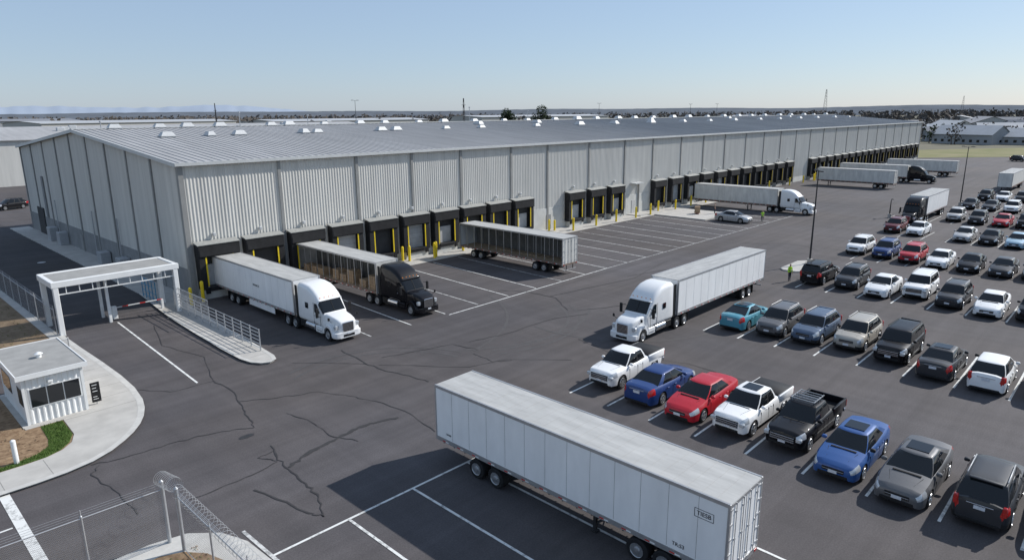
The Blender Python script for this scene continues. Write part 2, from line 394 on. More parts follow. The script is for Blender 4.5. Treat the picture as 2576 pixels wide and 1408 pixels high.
    me=b.mesh('car_mesh',True,38);_cm[key]=me;return me
NAMES={'sedan':'parked_sedan','coupe':'parked_sedan','suv':'parked_suv','bigsuv':'parked_suv','hatch':'parked_hatchback','pickup':'parked_pickup_truck'}
def car(x,y,kind,pk,front=True,opt='',rot=None,j=True):
    a=(0 if front else 180) if rot is None else rot
    if j: a+=rnd.uniform(-1.2,1.2)
    o=place(NAMES[kind],car_mesh(kind,pk,opt),(x,y,.012),a)
    s={'sedan':1.22,'coupe':1.24,'suv':1.17,'bigsuv':1.14,'hatch':1.22,'pickup':1.12}[kind]
    o.scale=(s,s*.98,s)
# ------------------------------------------------------------------ trucks
def tractor(b,pk,x0=0):
    PM=paint(pk);b.M=Matrix.Translation((x0,0,0))@Matrix.Diagonal((.94,1,1,1))
    hs=[(.10,.66,.80,1.50),(.16,.76,.75,1.62),(.40,.88,.72,1.76),(.9,.95,.72,1.88),(1.5,1.0,.74,1.97),(2.0,1.06,.8,2.04)]
    b.loft([rrect(x,w,a,c,.22,4,.9) for x,w,a,c in hs],PM)
    b.cbox(.04,.16,-.50,.50,.78,1.56,.05,CHROME)
    for k in range(7): b.box(.03,.05,-.44,.44,.85+.10*k,.90+.10*k,BLACKP)
    bs=[(.0,.85),(.06,1.05),(.22,1.18),(.6,1.22)]
    b.loft([rrect(x,w,.34,.80,.09,3) for x,w in bs],PM)
    b.box(-.012,.02,-.5,.5,.42,.62,BLACKP);b.box(-.02,.0,-.17,.17,.60,.73,PLATE)
    for sy in(-1,1):
        b.cbox(.03,.10,sy*.78-.14,sy*.78+.14,.45,.60,.02,HEADL)
        b.cbox(.22,.52,sy*.92-.17,sy*.92+.17,1.02,1.38,.06,HEADL)
        rings=[]
        for k in range(13):
            t=math.pi*(1-k/12);cxx,czz=1.25,.52
            c_,s_=math.cos(t),math.sin(t)
            ri,ro=.60,.78+.06*s_
            yi,yo=sy*.75,sy*1.22
            rings.append([(cxx+ri*c_,yi,czz+ri*s_),(cxx+ri*c_,yo,czz+ri*s_),(cxx+(ro-.04)*c_,yo,czz+(ro-.04)*s_),(cxx+ro*c_,yo-sy*.06,czz+ro*s_),(cxx+ro*c_,yi,czz+ro*s_)])
        b.loft(rings,PM)
        wheel(b,1.25,sy*1.05,.52,.52,.30,sy,True)
        for xx in(6.45,7.75):
            wheel(b,xx,sy*1.00,.52,.52,.56,sy,True)
        b.cbox(2.15,3.2,sy*1.0-.16,sy*1.0+.18,.40,.95,.05,PM)
        b.cyl((3.3,sy*.93,.70),(4.75,sy*.93,.70),.31,None,18,CHROME)
        b.cbox(4.85,5.75,sy*.95-.2,sy*.95+.2,.42,.98,.04,BLACKP)
        b.box(2.2,3.0,sy*1.19-.01,sy*1.19+.012,.60,.63,BLACKP)
        b.cbox(2.12,2.26,sy*1.50-.13,sy*1.50+.13,1.78,2.55,.05,BLACKP)
        b.tube([(2.3,sy*1.12,2.5),(2.2,sy*1.45,2.45)],.025,BLACKP);b.tube([(2.3,sy*1.14,1.75),(2.2,sy*1.45,1.85)],.025,BLACKP)
        b.cbox(.75,.85,sy*1.28-.09,sy*1.28+.09,1.75,2.0,.03,BLACKP);b.tube([(1.0,sy*.95,1.5),(.8,sy*1.25,1.8)],.018,BLACKP)
        yy=sy*1.165
        xs_=[(2.42,2.02),(3.22,2.0),(3.22,2.72),(2.86,2.74)]
        b.add([(x,yy+sy*.004-(z-2)*.02*sy,z) for x,z in xs_]+[(x,yy-sy*.02,z) for x,z in xs_],[(0,1,2,3),(0,4,5,1),(1,5,6,2),(2,6,7,3),(3,7,4,0)],GLASS)
        b.cbox(4.15,4.62,sy*1.215-.015,sy*1.215+.012,2.15,2.62,.012,GLASS)
        b.box(3.30,3.312,sy*1.19-.02,sy*1.19+.005,1.0,2.8,BLACKP);b.box(2.35,2.362,sy*1.165-.02,sy*1.165+.006,1.0,1.95,BLACKP)
        b.cbox(3.08,3.24,sy*1.19-.01,sy*1.19+.02,1.72,1.77,.008,CHROME)
    cs=[(1.96,1.02,.95,2.0,.12),(2.02,1.10,.95,2.08,.14),(2.50,1.14,.95,2.72,.25),(2.66,1.15,.95,2.93,.28),(2.74,1.16,.95,3.04,.28),(3.10,1.18,.95,3.40,.35),(3.6,1.20,.95,3.72,.38),(4.2,1.21,.95,3.95,.38),(5.0,1.22,.95,4.04,.36),(5.75,1.22,.95,4.03,.34),(5.9,1.18,1.0,3.96,.34)]
    def cm(c,i,j):
        if i in(1,2) and c.z>2.0 and abs(c.y)<1.09 and j in range(4,11) : return GLASS
        return PM
    b.loft([rrect(x,w,a,c,r,4,.95) for x,w,a,c,r in cs],cm)
    b.tube([(2.02,0,2.1),(2.62,0,2.9)],.02,BLACKP,4)
    b.cbox(2.56,2.80,-1.02,1.02,2.93,2.99,.02,PM)
    for k in range(5): b.cbox(2.80,2.92,-.8+.4*k-.05,-.8+.4*k+.05,3.10,3.17,.02,AMBER)
    for sy in(-1,1): b.box(5.88,6.25,sy*1.18-.02,sy*1.18+.02,1.1,3.8,BLACKP)
    b.box(1.0,8.3,-.42,.42,.72,1.02,DARKM);b.cyl((7.1,0,1.0),(7.1,0,1.18),.5,None,16,DARKM)
    b.cyl((6.45,-1,.52),(6.45,1,.52),.10,None,8,DARKM);b.cyl((7.75,-1,.52),(7.75,1,.52),.10,None,8,DARKM);b.cyl((1.25,-1,.52),(1.25,1,.52),.08,None,8,DARKM)
    for sy in(-1,1): b.box(8.30,8.33,sy*1.0-.28,sy*1.0+.28,.25,.95,BLACKP)
    b.box(5.92,6.3,-.5,.5,1.02,1.5,DARKM)
    b.M=Matrix.Identity(4)
def trailer(b,x0=0,L=16.1,wheels=(12.3,13.6),gear=(2.6,),open_side=0,pallets=False,panel=TRWHITE,skirt=False,tg=False):
    b.M=Matrix.Translation((x0,0,0));W=1.30;z0,z1=1.16,4.08
    def side(sy):
        ya,yb=(W-.04,W) if sy>0 else(-W,-W+.04)
        e=lambda o:(ya,yb+o) if sy>0 else (ya-o,yb)
        y0,y1=e(0)
        if open_side==sy:
            n=13
            for k in range(n+1):
                xx=.05+(L-.1)*k/n;a,c=e(.0);b.box(xx-.03,xx+.03,a,c,z0+.25,z1-.12,ALU)
        else:
            b.box(.06,L-.06,y0,y1,z0+.2,z1-.1,panel)
            n=13
            for k in range(1,n):
                xx=L*k/n;a,c=e(.007);b.box(xx-.025,xx+.025,a,c,z0+.24,z1-.12,panel)
                a,c=e(.004);b.box(xx+.03,xx+.042,a,c,z0+.24,z1-.12,PILM)
        a,c=e(.016);b.box(0,L,a,c,z1-.11,z1+.01,ALU)
        a,c=e(.018);b.box(0,L,a,c,z0-.02,z0+.20,ALU if panel is not TRDIRTY else RUST)
        a,c=e(.022)
        for k in range(14):
            xx=.5+(L-1)*k/13.6;b.box(xx,xx+.22,a,c,z0+.02,z0+.075,REDP);b.box(xx+.23,xx+.45,a,c,z0+.02,z0+.075,WHITE)
    side(1);side(-1)
    b.box(0.01,L-.01,-W+.045,W-.045,z0+.0,z0+.14,DARKM if not open_side else WOODP)
    b.box(0,.05,-W+.04,W-.04,z0,z1,panel)
    for sy in(-1,1): b.cbox(-.03,.08,sy*(W-.06)-.08,sy*(W-.06)+.08,z0-.02,z1+.012,.03,ALU)
    b.box(.0,L,-W+.02,W-.02,z1-.02,z1+.02,TRROOF)
    for k in range(1,27): 
        xx=L*k/27;b.box(xx-.02,xx+.02,-W+.06,W-.06,z1+.02,z1+.028,TRROOF)
    for sy in(-1,1): b.box(0.0,L,sy*(W-.03)-.045,sy*(W-.03)+.045,z1+.0,z1+.035,ALU)
    b.box(L-.04,L,-W+.04,W-.04,z0+.05,z1-.05,panel)
    for sy in(-1,1): b.box(L-.07,L+.02,sy*(W-.04)-.06,sy*(W-.04)+.06,z0-.1,z1+.02,ALU)
    b.box(L-.05,L+.021,-W+.10,W-.10,z1-.12,z1+.0,ALU);b.box(L-.05,L+.03,-W+.10,W-.10,z0-.12,z0+.08,ALU if panel is not TRDIRTY else RUST)
    b.box(L-.01,L+.006,-.012,.012,z0+.1,z1-.12,BLACKP)
    for yy in(-.85,-.28,.28,.85):
        b.cyl((L+.035,yy,z0+.02),(L+.035,yy,z1-.06),.018,None,6,GALV)
        for zz in(z0+.3,z0+1.4,z1-.4): b.box(L,L+.05,yy-.05,yy+.05,zz-.03,zz+.03,GALV)
    for sy in(-1,1):
        for zz in (z0+.3,z0+.9,z0+1.5,z0+2.1,z0+2.7): b.box(L,L+.03,sy*1.16-.10,sy*1.16+.10,zz-.03,zz+.03,GALV)
        b.cbox(L+.02,L+.05,sy*1.1-.1,sy*1.1+.1,z0-.09,z0+.0,.01,TAILL)
        b.box(L-.06,L+.0,sy*.55-.04,sy*.55+.04,.5,z0,DARKM)
    b.box(L-.06,L+.03,-1.1,1.1,.48,.58,ALU)
    for sy in(-1,1): b.box(.8,L-.3,sy*.5-.06,sy*.5+.06,.92,z0,DARKM)
    for k in range(20): xx=.5+(L-1)*k/19;b.box(xx-.03,xx+.03,-W+.05,W-.05,z0-.12,z0,DARKM)
    for xw in wheels:
        b.cyl((xw,-1,.51),(xw,1,.51),.09,None,8,DARKM);b.box(xw-.5,xw+.5,-.65,.65,.62,.94,DARKM)
        for sy in(-1,1): wheel(b,xw,sy*1.0,.51,.51,.56,sy,True)
    for xm in ([max(wheels)+.75] if wheels else []):
        for sy in(-1,1): b.box(xm,xm+.02,sy*1.0-.3,sy*1.0+.3,.22,1.05,BLACKP if not tg else WHITE)
    for xg in gear:
        for sy in(-1,1):
            b.box(xg-.07,xg+.07,sy*.75-.07,sy*.75+.07,.10,1.05,DARKM);b.box(xg-.14,xg+.14,sy*.75-.14,sy*.75+.14,.0,.06,DARKM)
            b.tube([(xg,sy*.75,.4),(xg+.7,sy*.75,1.05)],.03,DARKM,4)
        b.tube([(xg,-.75,.5),(xg,.75,.5)],.03,DARKM,4)
    if skirt:
        for sy in(-1,1): b.box(3.6,8.4,sy*1.2-.015,sy*1.2+.015,.52,z0-.02,panel)
    if open_side:
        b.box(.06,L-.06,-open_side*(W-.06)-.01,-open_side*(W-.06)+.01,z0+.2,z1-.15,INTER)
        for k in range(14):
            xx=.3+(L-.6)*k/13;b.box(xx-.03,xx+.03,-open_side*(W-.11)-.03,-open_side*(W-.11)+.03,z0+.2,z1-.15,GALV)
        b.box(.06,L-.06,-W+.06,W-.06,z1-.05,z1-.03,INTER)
    if pallets:
        for xx in (.6,2.1,4.2,5.5,6.8,9.6,11,12.4):
            h=rnd.choice([.7,.95,1.2]);yy=open_side*.55
            b.box(xx,xx+1.1,yy-.5,yy+.5,z0+.14,z0+.27,WOODP)
            for q in range(3):
                for t in range(2):
                    for l in range(int(h/.3)):
                        b.cbox(xx+.02+q*.36,xx+.35+q*.36,yy-.48+t*.48,yy-.03+t*.48,z0+.28+l*.3,z0+.565+l*.3,.01,CARD)
    if open_side and not pallets:
        for k in range(12): 
            xx=5+k*.7;b.box(xx,xx+.6,-.2,1.0 if open_side>0 else .9,z0+.15,z0+.18+rnd.random()*.12,WOODP)
    b.M=Matrix.Identity(4)
# ------------------------------------------------------------------ GROUND
b=B();b.add([(-9000,-9000,-.02),(9000,-9000,-.02),(9000,9000,-.02),(-9000,9000,-.02)],[(0,1,2,3)],FIELD);b.obj('ground')
b=B();b.add([(x,y,0) for x,y in [(-60,-90),(330,-90),(318,36),(290,64),(290,200),(60,330),(-60,330)]],[tuple(range(7))],ASPH);b.obj('asphalt_yard')
b=B();b.prism([(12.2,66),(21.6,66),(21.6,210),(12.2,210)],-.01,.006,ASPH2);b.obj('access_road')
b=B();b.prism([(290,64.5),(318.5,36),(331,-90),(396,-90),(392,47),(352,75),(300,110),(290,110)],-.01,.03,GVERGE);b.obj('grass_verge')
outer=[(11.9,110),(12.2,62.8),(12.3,57.7),(12.45,53),(12.5,49.2),(12.4,46.3),(12.1,43.9),(11.75,42.5),(11.3,41.3),(10.8,40.35),(10.2,39.5),(9.5,38.75),(8.7,38.05),(7.7,37.5),(6.5,37.2),(5.3,37.1),(-40,37.2)]
inner=[(-40,39.5),(5.2,39.5),(6.2,39.6),(7.0,39.95),(7.6,40.6),(7.95,41.6),(8.05,44.2),(6.2,44.2),(6.2,51.3),(10.3,51.3),(11.4,55.4),(11.5,110)]
b=B();b.prism(outer+inner,-.02,.13,CONC,KERB)
b.ribbon([(x-.0,y) for x,y in outer[1:]],.36,.136,KERB)
for yy in range(44,60,2): b.box(8.1 if yy<44.5 else (9.9 if yy<51 else 11.0),12.3,yy-.012,yy+.012,.1,.134,JOINT)
for xx in range(-16,8,2): b.box(xx-.012,xx+.012,37.3,39.4,.1,.134,JOINT)
b.obj('sidewalk')
b=B();b.prism([(-40,39.5),(5.2,39.5),(6.2,39.6),(7.0,39.95),(7.6,40.6),(7.95,41.6),(8.05,44.2),(8.05,44.6),(6.2,44.6),(6.2,56),(11.4,56),(11.5,110),(-40,110)],-.02,.10,MULCH)
b.obj('mulch_bed')
b=B();b.prism([(-40,58),(11.4,58),(11.45,105),(-40,105)],-.02,.105,SOIL);b.obj('dirt_lot')
gp=[(7.98,44.1),(7.9,41.7),(7.5,40.7),(6.95,40.05),(6.2,39.68),(5.0,39.6),(2.0,39.6),(2.0,39.9),(5.0,40.1),(6.0,40.4),(6.6,41.0),(6.8,42),(6.9,44.1)]
b=B();b.prism(gp,0,.12,GRASS)
def inpoly(x,y,P):
    c=False
    for (x1,y1),(x2,y2) in zip(P,P[1:]+P[:1]):
        if (y1>y)!=(y2>y) and x<(x2-x1)*(y-y1)/(y2-y1)+x1: c=not c
    return c
for _ in range(9000):
    x,y=rnd.uniform(2,8),rnd.uniform(39.6,44.1)
    if inpoly(x,y,gp):
        a=rnd.uniform(0,6.28);h=rnd.uniform(.06,.14);dx,dy=math.cos(a)*.015,math.sin(a)*.015
        b.add([(x-dx,y-dy,.115),(x+dx,y+dy,.115),(x+rnd.uniform(-.05,.05),y+rnd.uniform(-.05,.05),.115+h)],[(0,1,2)],GRASS)
b.obj('grass',smooth=False)
b=B()
for _ in range(2500):
    x,y=rnd.uniform(-4,7.4),rnd.uniform(39.8,57)
    if 6<x and y>44: continue
    a=rnd.uniform(0,6.28);l=rnd.uniform(.03,.10);dx,dy=math.cos(a)*l,math.sin(a)*l
    b.add([(x-dx,y-dy,.102),(x-dy*.3,y+dx*.3,.12),(x+dx,y+dy,.105),(x+dy*.3,y-dx*.3,.13)],[(0,1,2,3)],MULCH if rnd.random()<.5 else SOIL)
b.obj('bark_chips',smooth=False)
b=B()
for _ in range(3000):
    x,y=rnd.uniform(-14,11.2),rnd.uniform(58,104)
    s_=rnd.uniform(.04,.16);a=rnd.uniform(0,6.28)
    for q in range(3):
        a+=2.1;b.add([(x+.02*math.cos(a),y+.02*math.sin(a),.1),(x-.02*math.cos(a),y-.02*math.sin(a),.1),(x+s_*math.cos(a+.5),y+s_*math.sin(a+.5),.1+s_*1.2)],[(0,1,2)],GVERGE)
b.obj('dry_weeds',smooth=False)
med=[(21.6,132),(21.35,72),(20.6,64.5),(20.3,61.2),(20.0,55),(19.8,49.5),(19.8,46.3),(20.0,45.1),(20.4,44.4),(20.9,44.15),(21.35,44.4),(21.6,45.2),(21.8,48),(21.95,51.4),(22.5,60.6),(23.0,65.9),(24.2,65.9),(24.2,132)]
b=B();b.prism(med,-.02,.14,CONC,KERB);b.ribbon(med[1:16],.3,.146,KERB)
for k in range(46,132,3): b.box(19.95 if k<62 else 21.4,21.9 if k<60 else 24.1,k-.012,k+.012,.1,.144,JOINT)
b.obj('median_sidewalk')
b=B();b.prism([(46,62.2),(128,62.2),(128,66),(46,66)],-.01,.010,CONC)
for k in range(48,128,4): b.box(k-.012,k+.012,62.2,65.9,0,.014,JOINT)
b.obj('dock_apron_pavement')
b=B();b.prism([(73.5,63.2),(79.6,63.2),(79.6,66),(73.5,66)],0,.15,CONC,KERB);b.prism([(98,63.0),(105,63.0),(105,66),(98,66)],0,.15,CONC,KERB)
b.prism([(101,52.5),(110,52.5),(110.8,54),(110.8,62.2),(101,62.2)],0,.16,CONC,KERB)
b.prism([(74.5,26.6),(79.5,26.6),(80.3,27.2),(80.3,28.6),(79.5,29.2),(74.5,29.2),(73.9,28.6),(73.9,27.2)],0,.14,CONC,KERB)
b.obj('kerb_island')
isl=[(-30,27.75),(7.2,27.75),(8.6,27.4),(9.6,26.4),(10.1,25.0),(10.2,23),(10.2,5),(-30,5)]
b=B();b.prism(isl,-.02,.14,KERB,KERB);isl2=[(-30,26.6),(7.2,26.6),(8.0,26.2),(8.6,25.4),(8.9,24.4),(9.0,22.6),(9.0,5),(-30,5)]
b.prism(isl2,0,.155,MULCH)
for _ in range(1800):
    x,y=rnd.uniform(2,8.6),rnd.uniform(18,26.2)
    a=rnd.uniform(0,6.28);l=rnd.uniform(.03,.10);dx,dy=math.cos(a)*l,math.sin(a)*l
    b.add([(x-dx,y-dy,.158),(x-dy*.3,y+dx*.3,.19),(x+dx,y+dy,.16),(x+dy*.3,y-dx*.3,.20)],[(0,1,2,3)],MULCH if rnd.random()<.6 else GRASS)
b.obj('fence_island_kerb',smooth=False)
# ------------------------------------------------------------------ markings
b=B();zc=[0]
def line(x0,y0,x1,y1,w=.12,m=LINE):
    zc[0]+=1
    b.ribbon([(x0+(x1-x0)*t/4,y0+(y1-y0)*t/4) for t in range(5)],w,.014+.0003*(zc[0]%11),m)
line(3.9,37.0,3.9,27.9,.42);line(3.6,33.6,-8,33.6,.12)
line(16.7,63.4,15.8,44.3,.14)
line(10.4,23.5,21.4,23.25,.13);line(13.95,23.4,13.9,8,.13);line(17.45,23.3,17.3,8,.13);line(20.9,23.2,20.8,8,.13);line(24.4,23.2,24.2,8,.13);line(21.4,23.25,27.8,23.1,.13)
line(10.35,26.0,10.5,17.5,.16,LINE2)
line(37.5,43.6,61.5,44.0,.13);line(61.5,44,115,43.8,.11,LINE2)
for k in range(22):
    x=29.4+4.07*k;line(x+.9,61.5 if x>44 else 64,x-.1,43.72+(.35 if x>36 else 0),.13,LINE if k%3 else LINE2)
rowx=[(35.2,-12),(52.4,-12),(71.2,-9),(89,-6),(108.5,-4),(126.5,0),(144.5,3),(161,6),(178,9)]
for i,(xr,ym) in enumerate(rowx):
    y=25.1 if i>2 else 24.9-.1*i
    while y>ym:
        line(xr-3.9,y,xr+4.0,y,.13,LINE if i<3 else LINE2);y-=2.92
b.obj('lane_markings',smooth=False)
def jag(P,k=5,a=.14):
    out=[]
    for p,q in zip(P,P[1:]):
        for t in range(k):
            u=t/k;out.append((p[0]+(q[0]-p[0])*u+(rnd.uniform(-a,a) if t else 0),p[1]+(q[1]-p[1])*u+(rnd.uniform(-a,a) if t else 0)))
    return out+[P[-1]]
b=B()
CR=[([(25.9,42.7),(25.5,38.9),(25.6,37.1),(26.2,34.8),(26.4,33.0)],.08),([(16.7,43.8),(16.8,41.5),(16.2,38.5),(15.6,36.3),(15.3,35.1),(13.8,36.0),(11.7,36.6),(9.4,36.8),(7.6,37.2)],.065),
([(7.9,36.9),(7.3,36.1),(7.7,33.2),(7.7,30.7)],.045),([(14.9,32.4),(14.5,30.9),(14.3,29.3),(14.2,27.5),(14.0,26.0),(13.3,24.4),(13.0,25.1),(12.2,28.8)],.08),
([(16.3,39.3),(18.3,38.0),(20.5,37.0),(21.5,34.9),(22.2,32.9),(22.5,30.0),(22.0,27.1)],.045),([(32.1,34.7),(31.9,32.4),(33.1,31.7)],.05),([(46.4,46.5),(48.0,43.5),(48.1,40.1),(45.7,36.7)],.07),
([(32.9,35.1),(32.5,37.5),(30.0,38.2),(27.0,39.1)],.06),([(33.7,36.9),(37.0,36.2),(43.1,35.9),(45.9,34.6)],.05),([(9.8,30.2),(12.5,30.2),(14.3,30.5),(13.8,31.6),(14.8,31.8)],.05),([(17.5,35.5),(17.9,33.4),(17.7,31.1),(18.4,29.3)],.045),
([(26,38),(30,33),(33,32),(36,28.5)],.045),([(46,36),(52,33),(58,33.5),(66,31)],.05),([(60,40),(75,36),(92,37)],.05),([(48,41),(60,39),(70,41)],.05),([(22,43),(24.6,40),(25.5,38.8)],.045),([(40,31),(39,27),(41,22),(40.5,10)],.045),([(18.5,60),(17,54),(18.2,49),(16.7,43.8)],.04),([(12.7,46),(14,44),(16.7,43.8)],.04),([(85,42),(90,33),(88,30)],.05)]
for i,(P,w) in enumerate(CR): b.ribbon(jag(P,5,.10),w,.019+.0004*i,SEAL,.5)
b.ribbon(jag([(14.4,29.5),(15.4,30.0),(17.3,30.4),(19.0,30.7),(20.1,30.7),(21.7,30.1)],6,.1),.20,.0182,SEAL,.6)
b.obj('crack_sealant',smooth=False)
b=B()
for i,(r_,cx_,cy_,a0,a1) in enumerate(((9,38,42,-120,-20),(9.9,38.2,42,-118,-25),(12,40,45,-130,-50),(7,24,34,10,120),(7.9,24,34,12,115),(15,30,50,-80,-15),(10,50,34,170,260))):
    b.ribbon([(cx_+r_*math.cos(rad(a0+(a1-a0)*t/30)),cy_+r_*math.sin(rad(a0+(a1-a0)*t/30))) for t in range(31)],.22,.005+.001*i,TYRE,.25)
b.obj('tyre_marks',smooth=False)
b=B()
for cx_,cy_,ra_,rb_ in ((14.5,34.4,.45,.22),(30.6,50,.5,.5),(40,50,.4,.6),(24,14,.8,.5)):
    b.prism([(cx_+ra_*math.cos(t*.42)*(1+rnd.uniform(-.15,.15)),cy_+rb_*math.sin(t*.42)*(1+rnd.uniform(-.15,.15))) for t in range(15)],0,.0125,OIL)
b.obj('oil_stain',smooth=False)
b=B();b.cyl((18.5,97.8,0),(18.5,97.8,.02),.45,None,20,GALV);b.obj('manhole_cover')
# ------------------------------------------------------------------ WAREHOUSE
WH=empty('metal_warehouse')
X0,X1,Y0,Y1,ZE,ZR=24.3,289.,66.,129.,13.05,15.75;YR=(Y0+Y1)/2
def corr(b,p0,p1,nrm,z0,ztop,mat,per=.34,dep=.045):
    d=Vector(p1)-Vector(p0);L=d.length;d/=L;n=Vector(nrm);t=0;P=[]
    while t<L:
        for f,o in((0,0),(.45,0),(.6,1),(.85,1)):
            s=min(L,t+f*per);P.append((s,o))
        t+=per
    P.append((L,0));vs=[];fs=[]
    for s,o in P:
        q=Vector(p0)+d*s+n*(dep*o);vs+=[(q.x,q.y,z0),(q.x,q.y,ztop(q.x,q.y) if callable(ztop) else ztop)]
    for i in range(len(P)-1): fs.append((2*i,2*i+2,2*i+3,2*i+1))
    b.add(vs,fs,mat)
gz=lambda x,y: ZE+(ZR-ZE)*(1-abs(y-YR)/(YR-Y0))
b=B();corr(b,(X0,Y0,0),(X1,Y0,0),(0,-1,0),.0,ZE,WALLM);corr(b,(X0,Y0,0),(X0,Y1,0),(-1,0,0),0,lambda x,y:gz(x,y)-.02,WALLM)
corr(b,(X1,Y0,0),(X1,Y1,0),(1,0,0),0,lambda x,y:gz(x,y)-.02,WALLM,.8);corr(b,(X0,Y1,0),(X1,Y1,0),(0,1,0),0,ZE,WALLM,.8)
b.obj('walls',parent=WH,smooth=False)
b=B()
seams=[34.2,43.6,51.5,59.5,69,76.9,87,97,105.8,115.6,124.2,133.3,143]
s=152.3
while s<X1-3: seams.append(s);s+=9.3
for x in seams: b.box(x-.17,x+.17,Y0-.16,Y0-.03,0,ZE-.1,PILM)
b.box(X0-.12,X0+.28,Y0-.18,Y0-.02,0,ZE-.1,PILM);b.box(X0-.19,X0-.05,Y0-.185,Y0+.3,0,ZE-.02,PILM);b.box(X1-.3,X1+.1,Y0-.18,Y0-.02,0,ZE-.1,PILM)
yy=Y0+7
while yy<Y1-2: b.box(X0-.17,X0-.03,yy-.15,yy+.15,0,gz(0,yy)-.15,PILM);yy+=7
b.box(X0-.17,X0-.03,Y1-.3,Y1,0,ZE-.1,PILM)
b.obj('pilasters',parent=WH)
b=B()
for a,c in ((73.4,80.3),(97.6,105)): b.box(a,c,Y0-.10,Y0-.01,0,3.4,CONCL)
b.box(46,X1-.4,Y0-.08,Y0-.01,0,1.2,CONCL)
b.box(X0-.10,X0-.01,Y0+.3,Y1,0,2.9,GABC)
b.obj('concrete_base',parent=WH)
b=B();o=.45
for ya,yb in((Y0,YR),(Y1,YR)):
    sg=-1 if ya<YR else 1;sl=(ZR-ZE)/(YR-Y0)
    ze=ZE-sl*o+.08;yo=ya+sg*o
    b.add([(X0-o,yo,ze),(X1+o,yo,ze),(X1+o,yb,ZR+.08),(X0-o,yb,ZR+.08),(X0-o,yo,ze-.1),(X1+o,yo,ze-.1),(X1+o,yb,ZR-.02),(X0-o,yb,ZR-.02)],[(0,1,2,3),(4,5,6,7),(0,1,5,4),(1,2,6,5),(3,0,4,7)],ROOF)
    x=X0
    while x<X1:
        w=.04;h=.055
        b.add([(x-w,yo,ze+.002),(x-w*.4,yo,ze+h),(x+w*.4,yo,ze+h),(x+w,yo,ze+.002),(x-w,yb,ZR+.082),(x-w*.4,yb,ZR+.08+h),(x+w*.4,yb,ZR+.08+h),(x+w,yb,ZR+.082)],[(0,1,5,4),(1,2,6,5),(2,3,7,6),(0,3,2,1)],ROOF);x+=.8
b.obj('roof',parent=WH,smooth=False)
b=B();b.box(X0-.5,X1+.5,YR-.35,YR+.35,ZR+.12,ZR+.22,FASC)
b.box(X0-.5,X1+.5,Y0-o-.14,Y0-o+.02,ZE-.22,ZE+.08,FASC)
sl=(ZR-ZE)/(YR-Y0)
for ya in(Y0-o,Y1+o):
    z_=ZE-sl*o
    b.add([(X0-.52,ya,z_-.24),(X0-.52,YR,ZR-.24),(X0-.52,YR,ZR+.13),(X0-.52,ya,z_+.13),(X0-.38,ya,z_-.24),(X0-.38,YR,ZR-.24),(X0-.38,YR,ZR+.13),(X0-.38,ya,z_+.13)],[(0,1,2,3),(4,5,6,7),(2,3,7,6),(0,1,5,4),(0,3,7,4)],FASC)
b.obj('eave_trim',parent=WH,smooth=False)
vb=B();vb.loft([[(-1.15,-.8,-.15),(1.15,-.8,-.15),(1.15,.8,-.15),(-1.15,.8,-.15)],[(-1.15,-.8,.15),(1.15,-.8,.15),(1.15,.8,.15),(-1.15,.8,.15)],[(-.7,-.45,.85),(.7,-.45,.85),(.7,.45,.85),(-.7,.45,.85)]],VENT)
vb.box(-1.25,1.25,-.9,.9,.08,.14,ALU);vm=vb.mesh('roof_vent',False)
rv=[(x,86.7) for x in (31,36,40,49,51.5,62,65,75,83,98,111,123,138,152,166,180,196,210,226,241,258,273)]+[(x,97.6) for x in (28.5,34,38,42,50,53,59,66,71,78,84,92,100,107,116,124,131,140,147,156,166,174,185,195,205,214,224,236,246,258,268,280)]
rv+=[(x,92.3) for x in (88,104,146,188,231)]
for x,y in rv:
    z=gz(x,y)+.10;oo=place('roof_vent',vm,(x+rnd.uniform(-.3,.3),y,z),rnd.choice([0,0,90]) if y<97 else 0,WH);oo.scale=(rnd.uniform(.55,.78)*(1 if x<110 else 1.15),)*3
b=B()
for x,y,h in ((45,97,2.2),(57,99,1.8),(92,99,3),(130,90,1),(110,100,2.4),(29,104,1.6)):
    z=gz(x,y);b.cyl((x,y,z),(x,y,z+h),.06,None,6,GALV);b.cyl((x,y,z+h-.2),(x,y,z+h),.16,None,8,GALV)
b.obj('vent_pipes',parent=WH)
docks=[24.6+4.9*i for i in range(10)]+[80.9,86.4,91.9]+[105.3+5.93*i for i in range(11)]
x=180.
while x<284: docks.append(x);x+=5.9
docks[0]=24.75
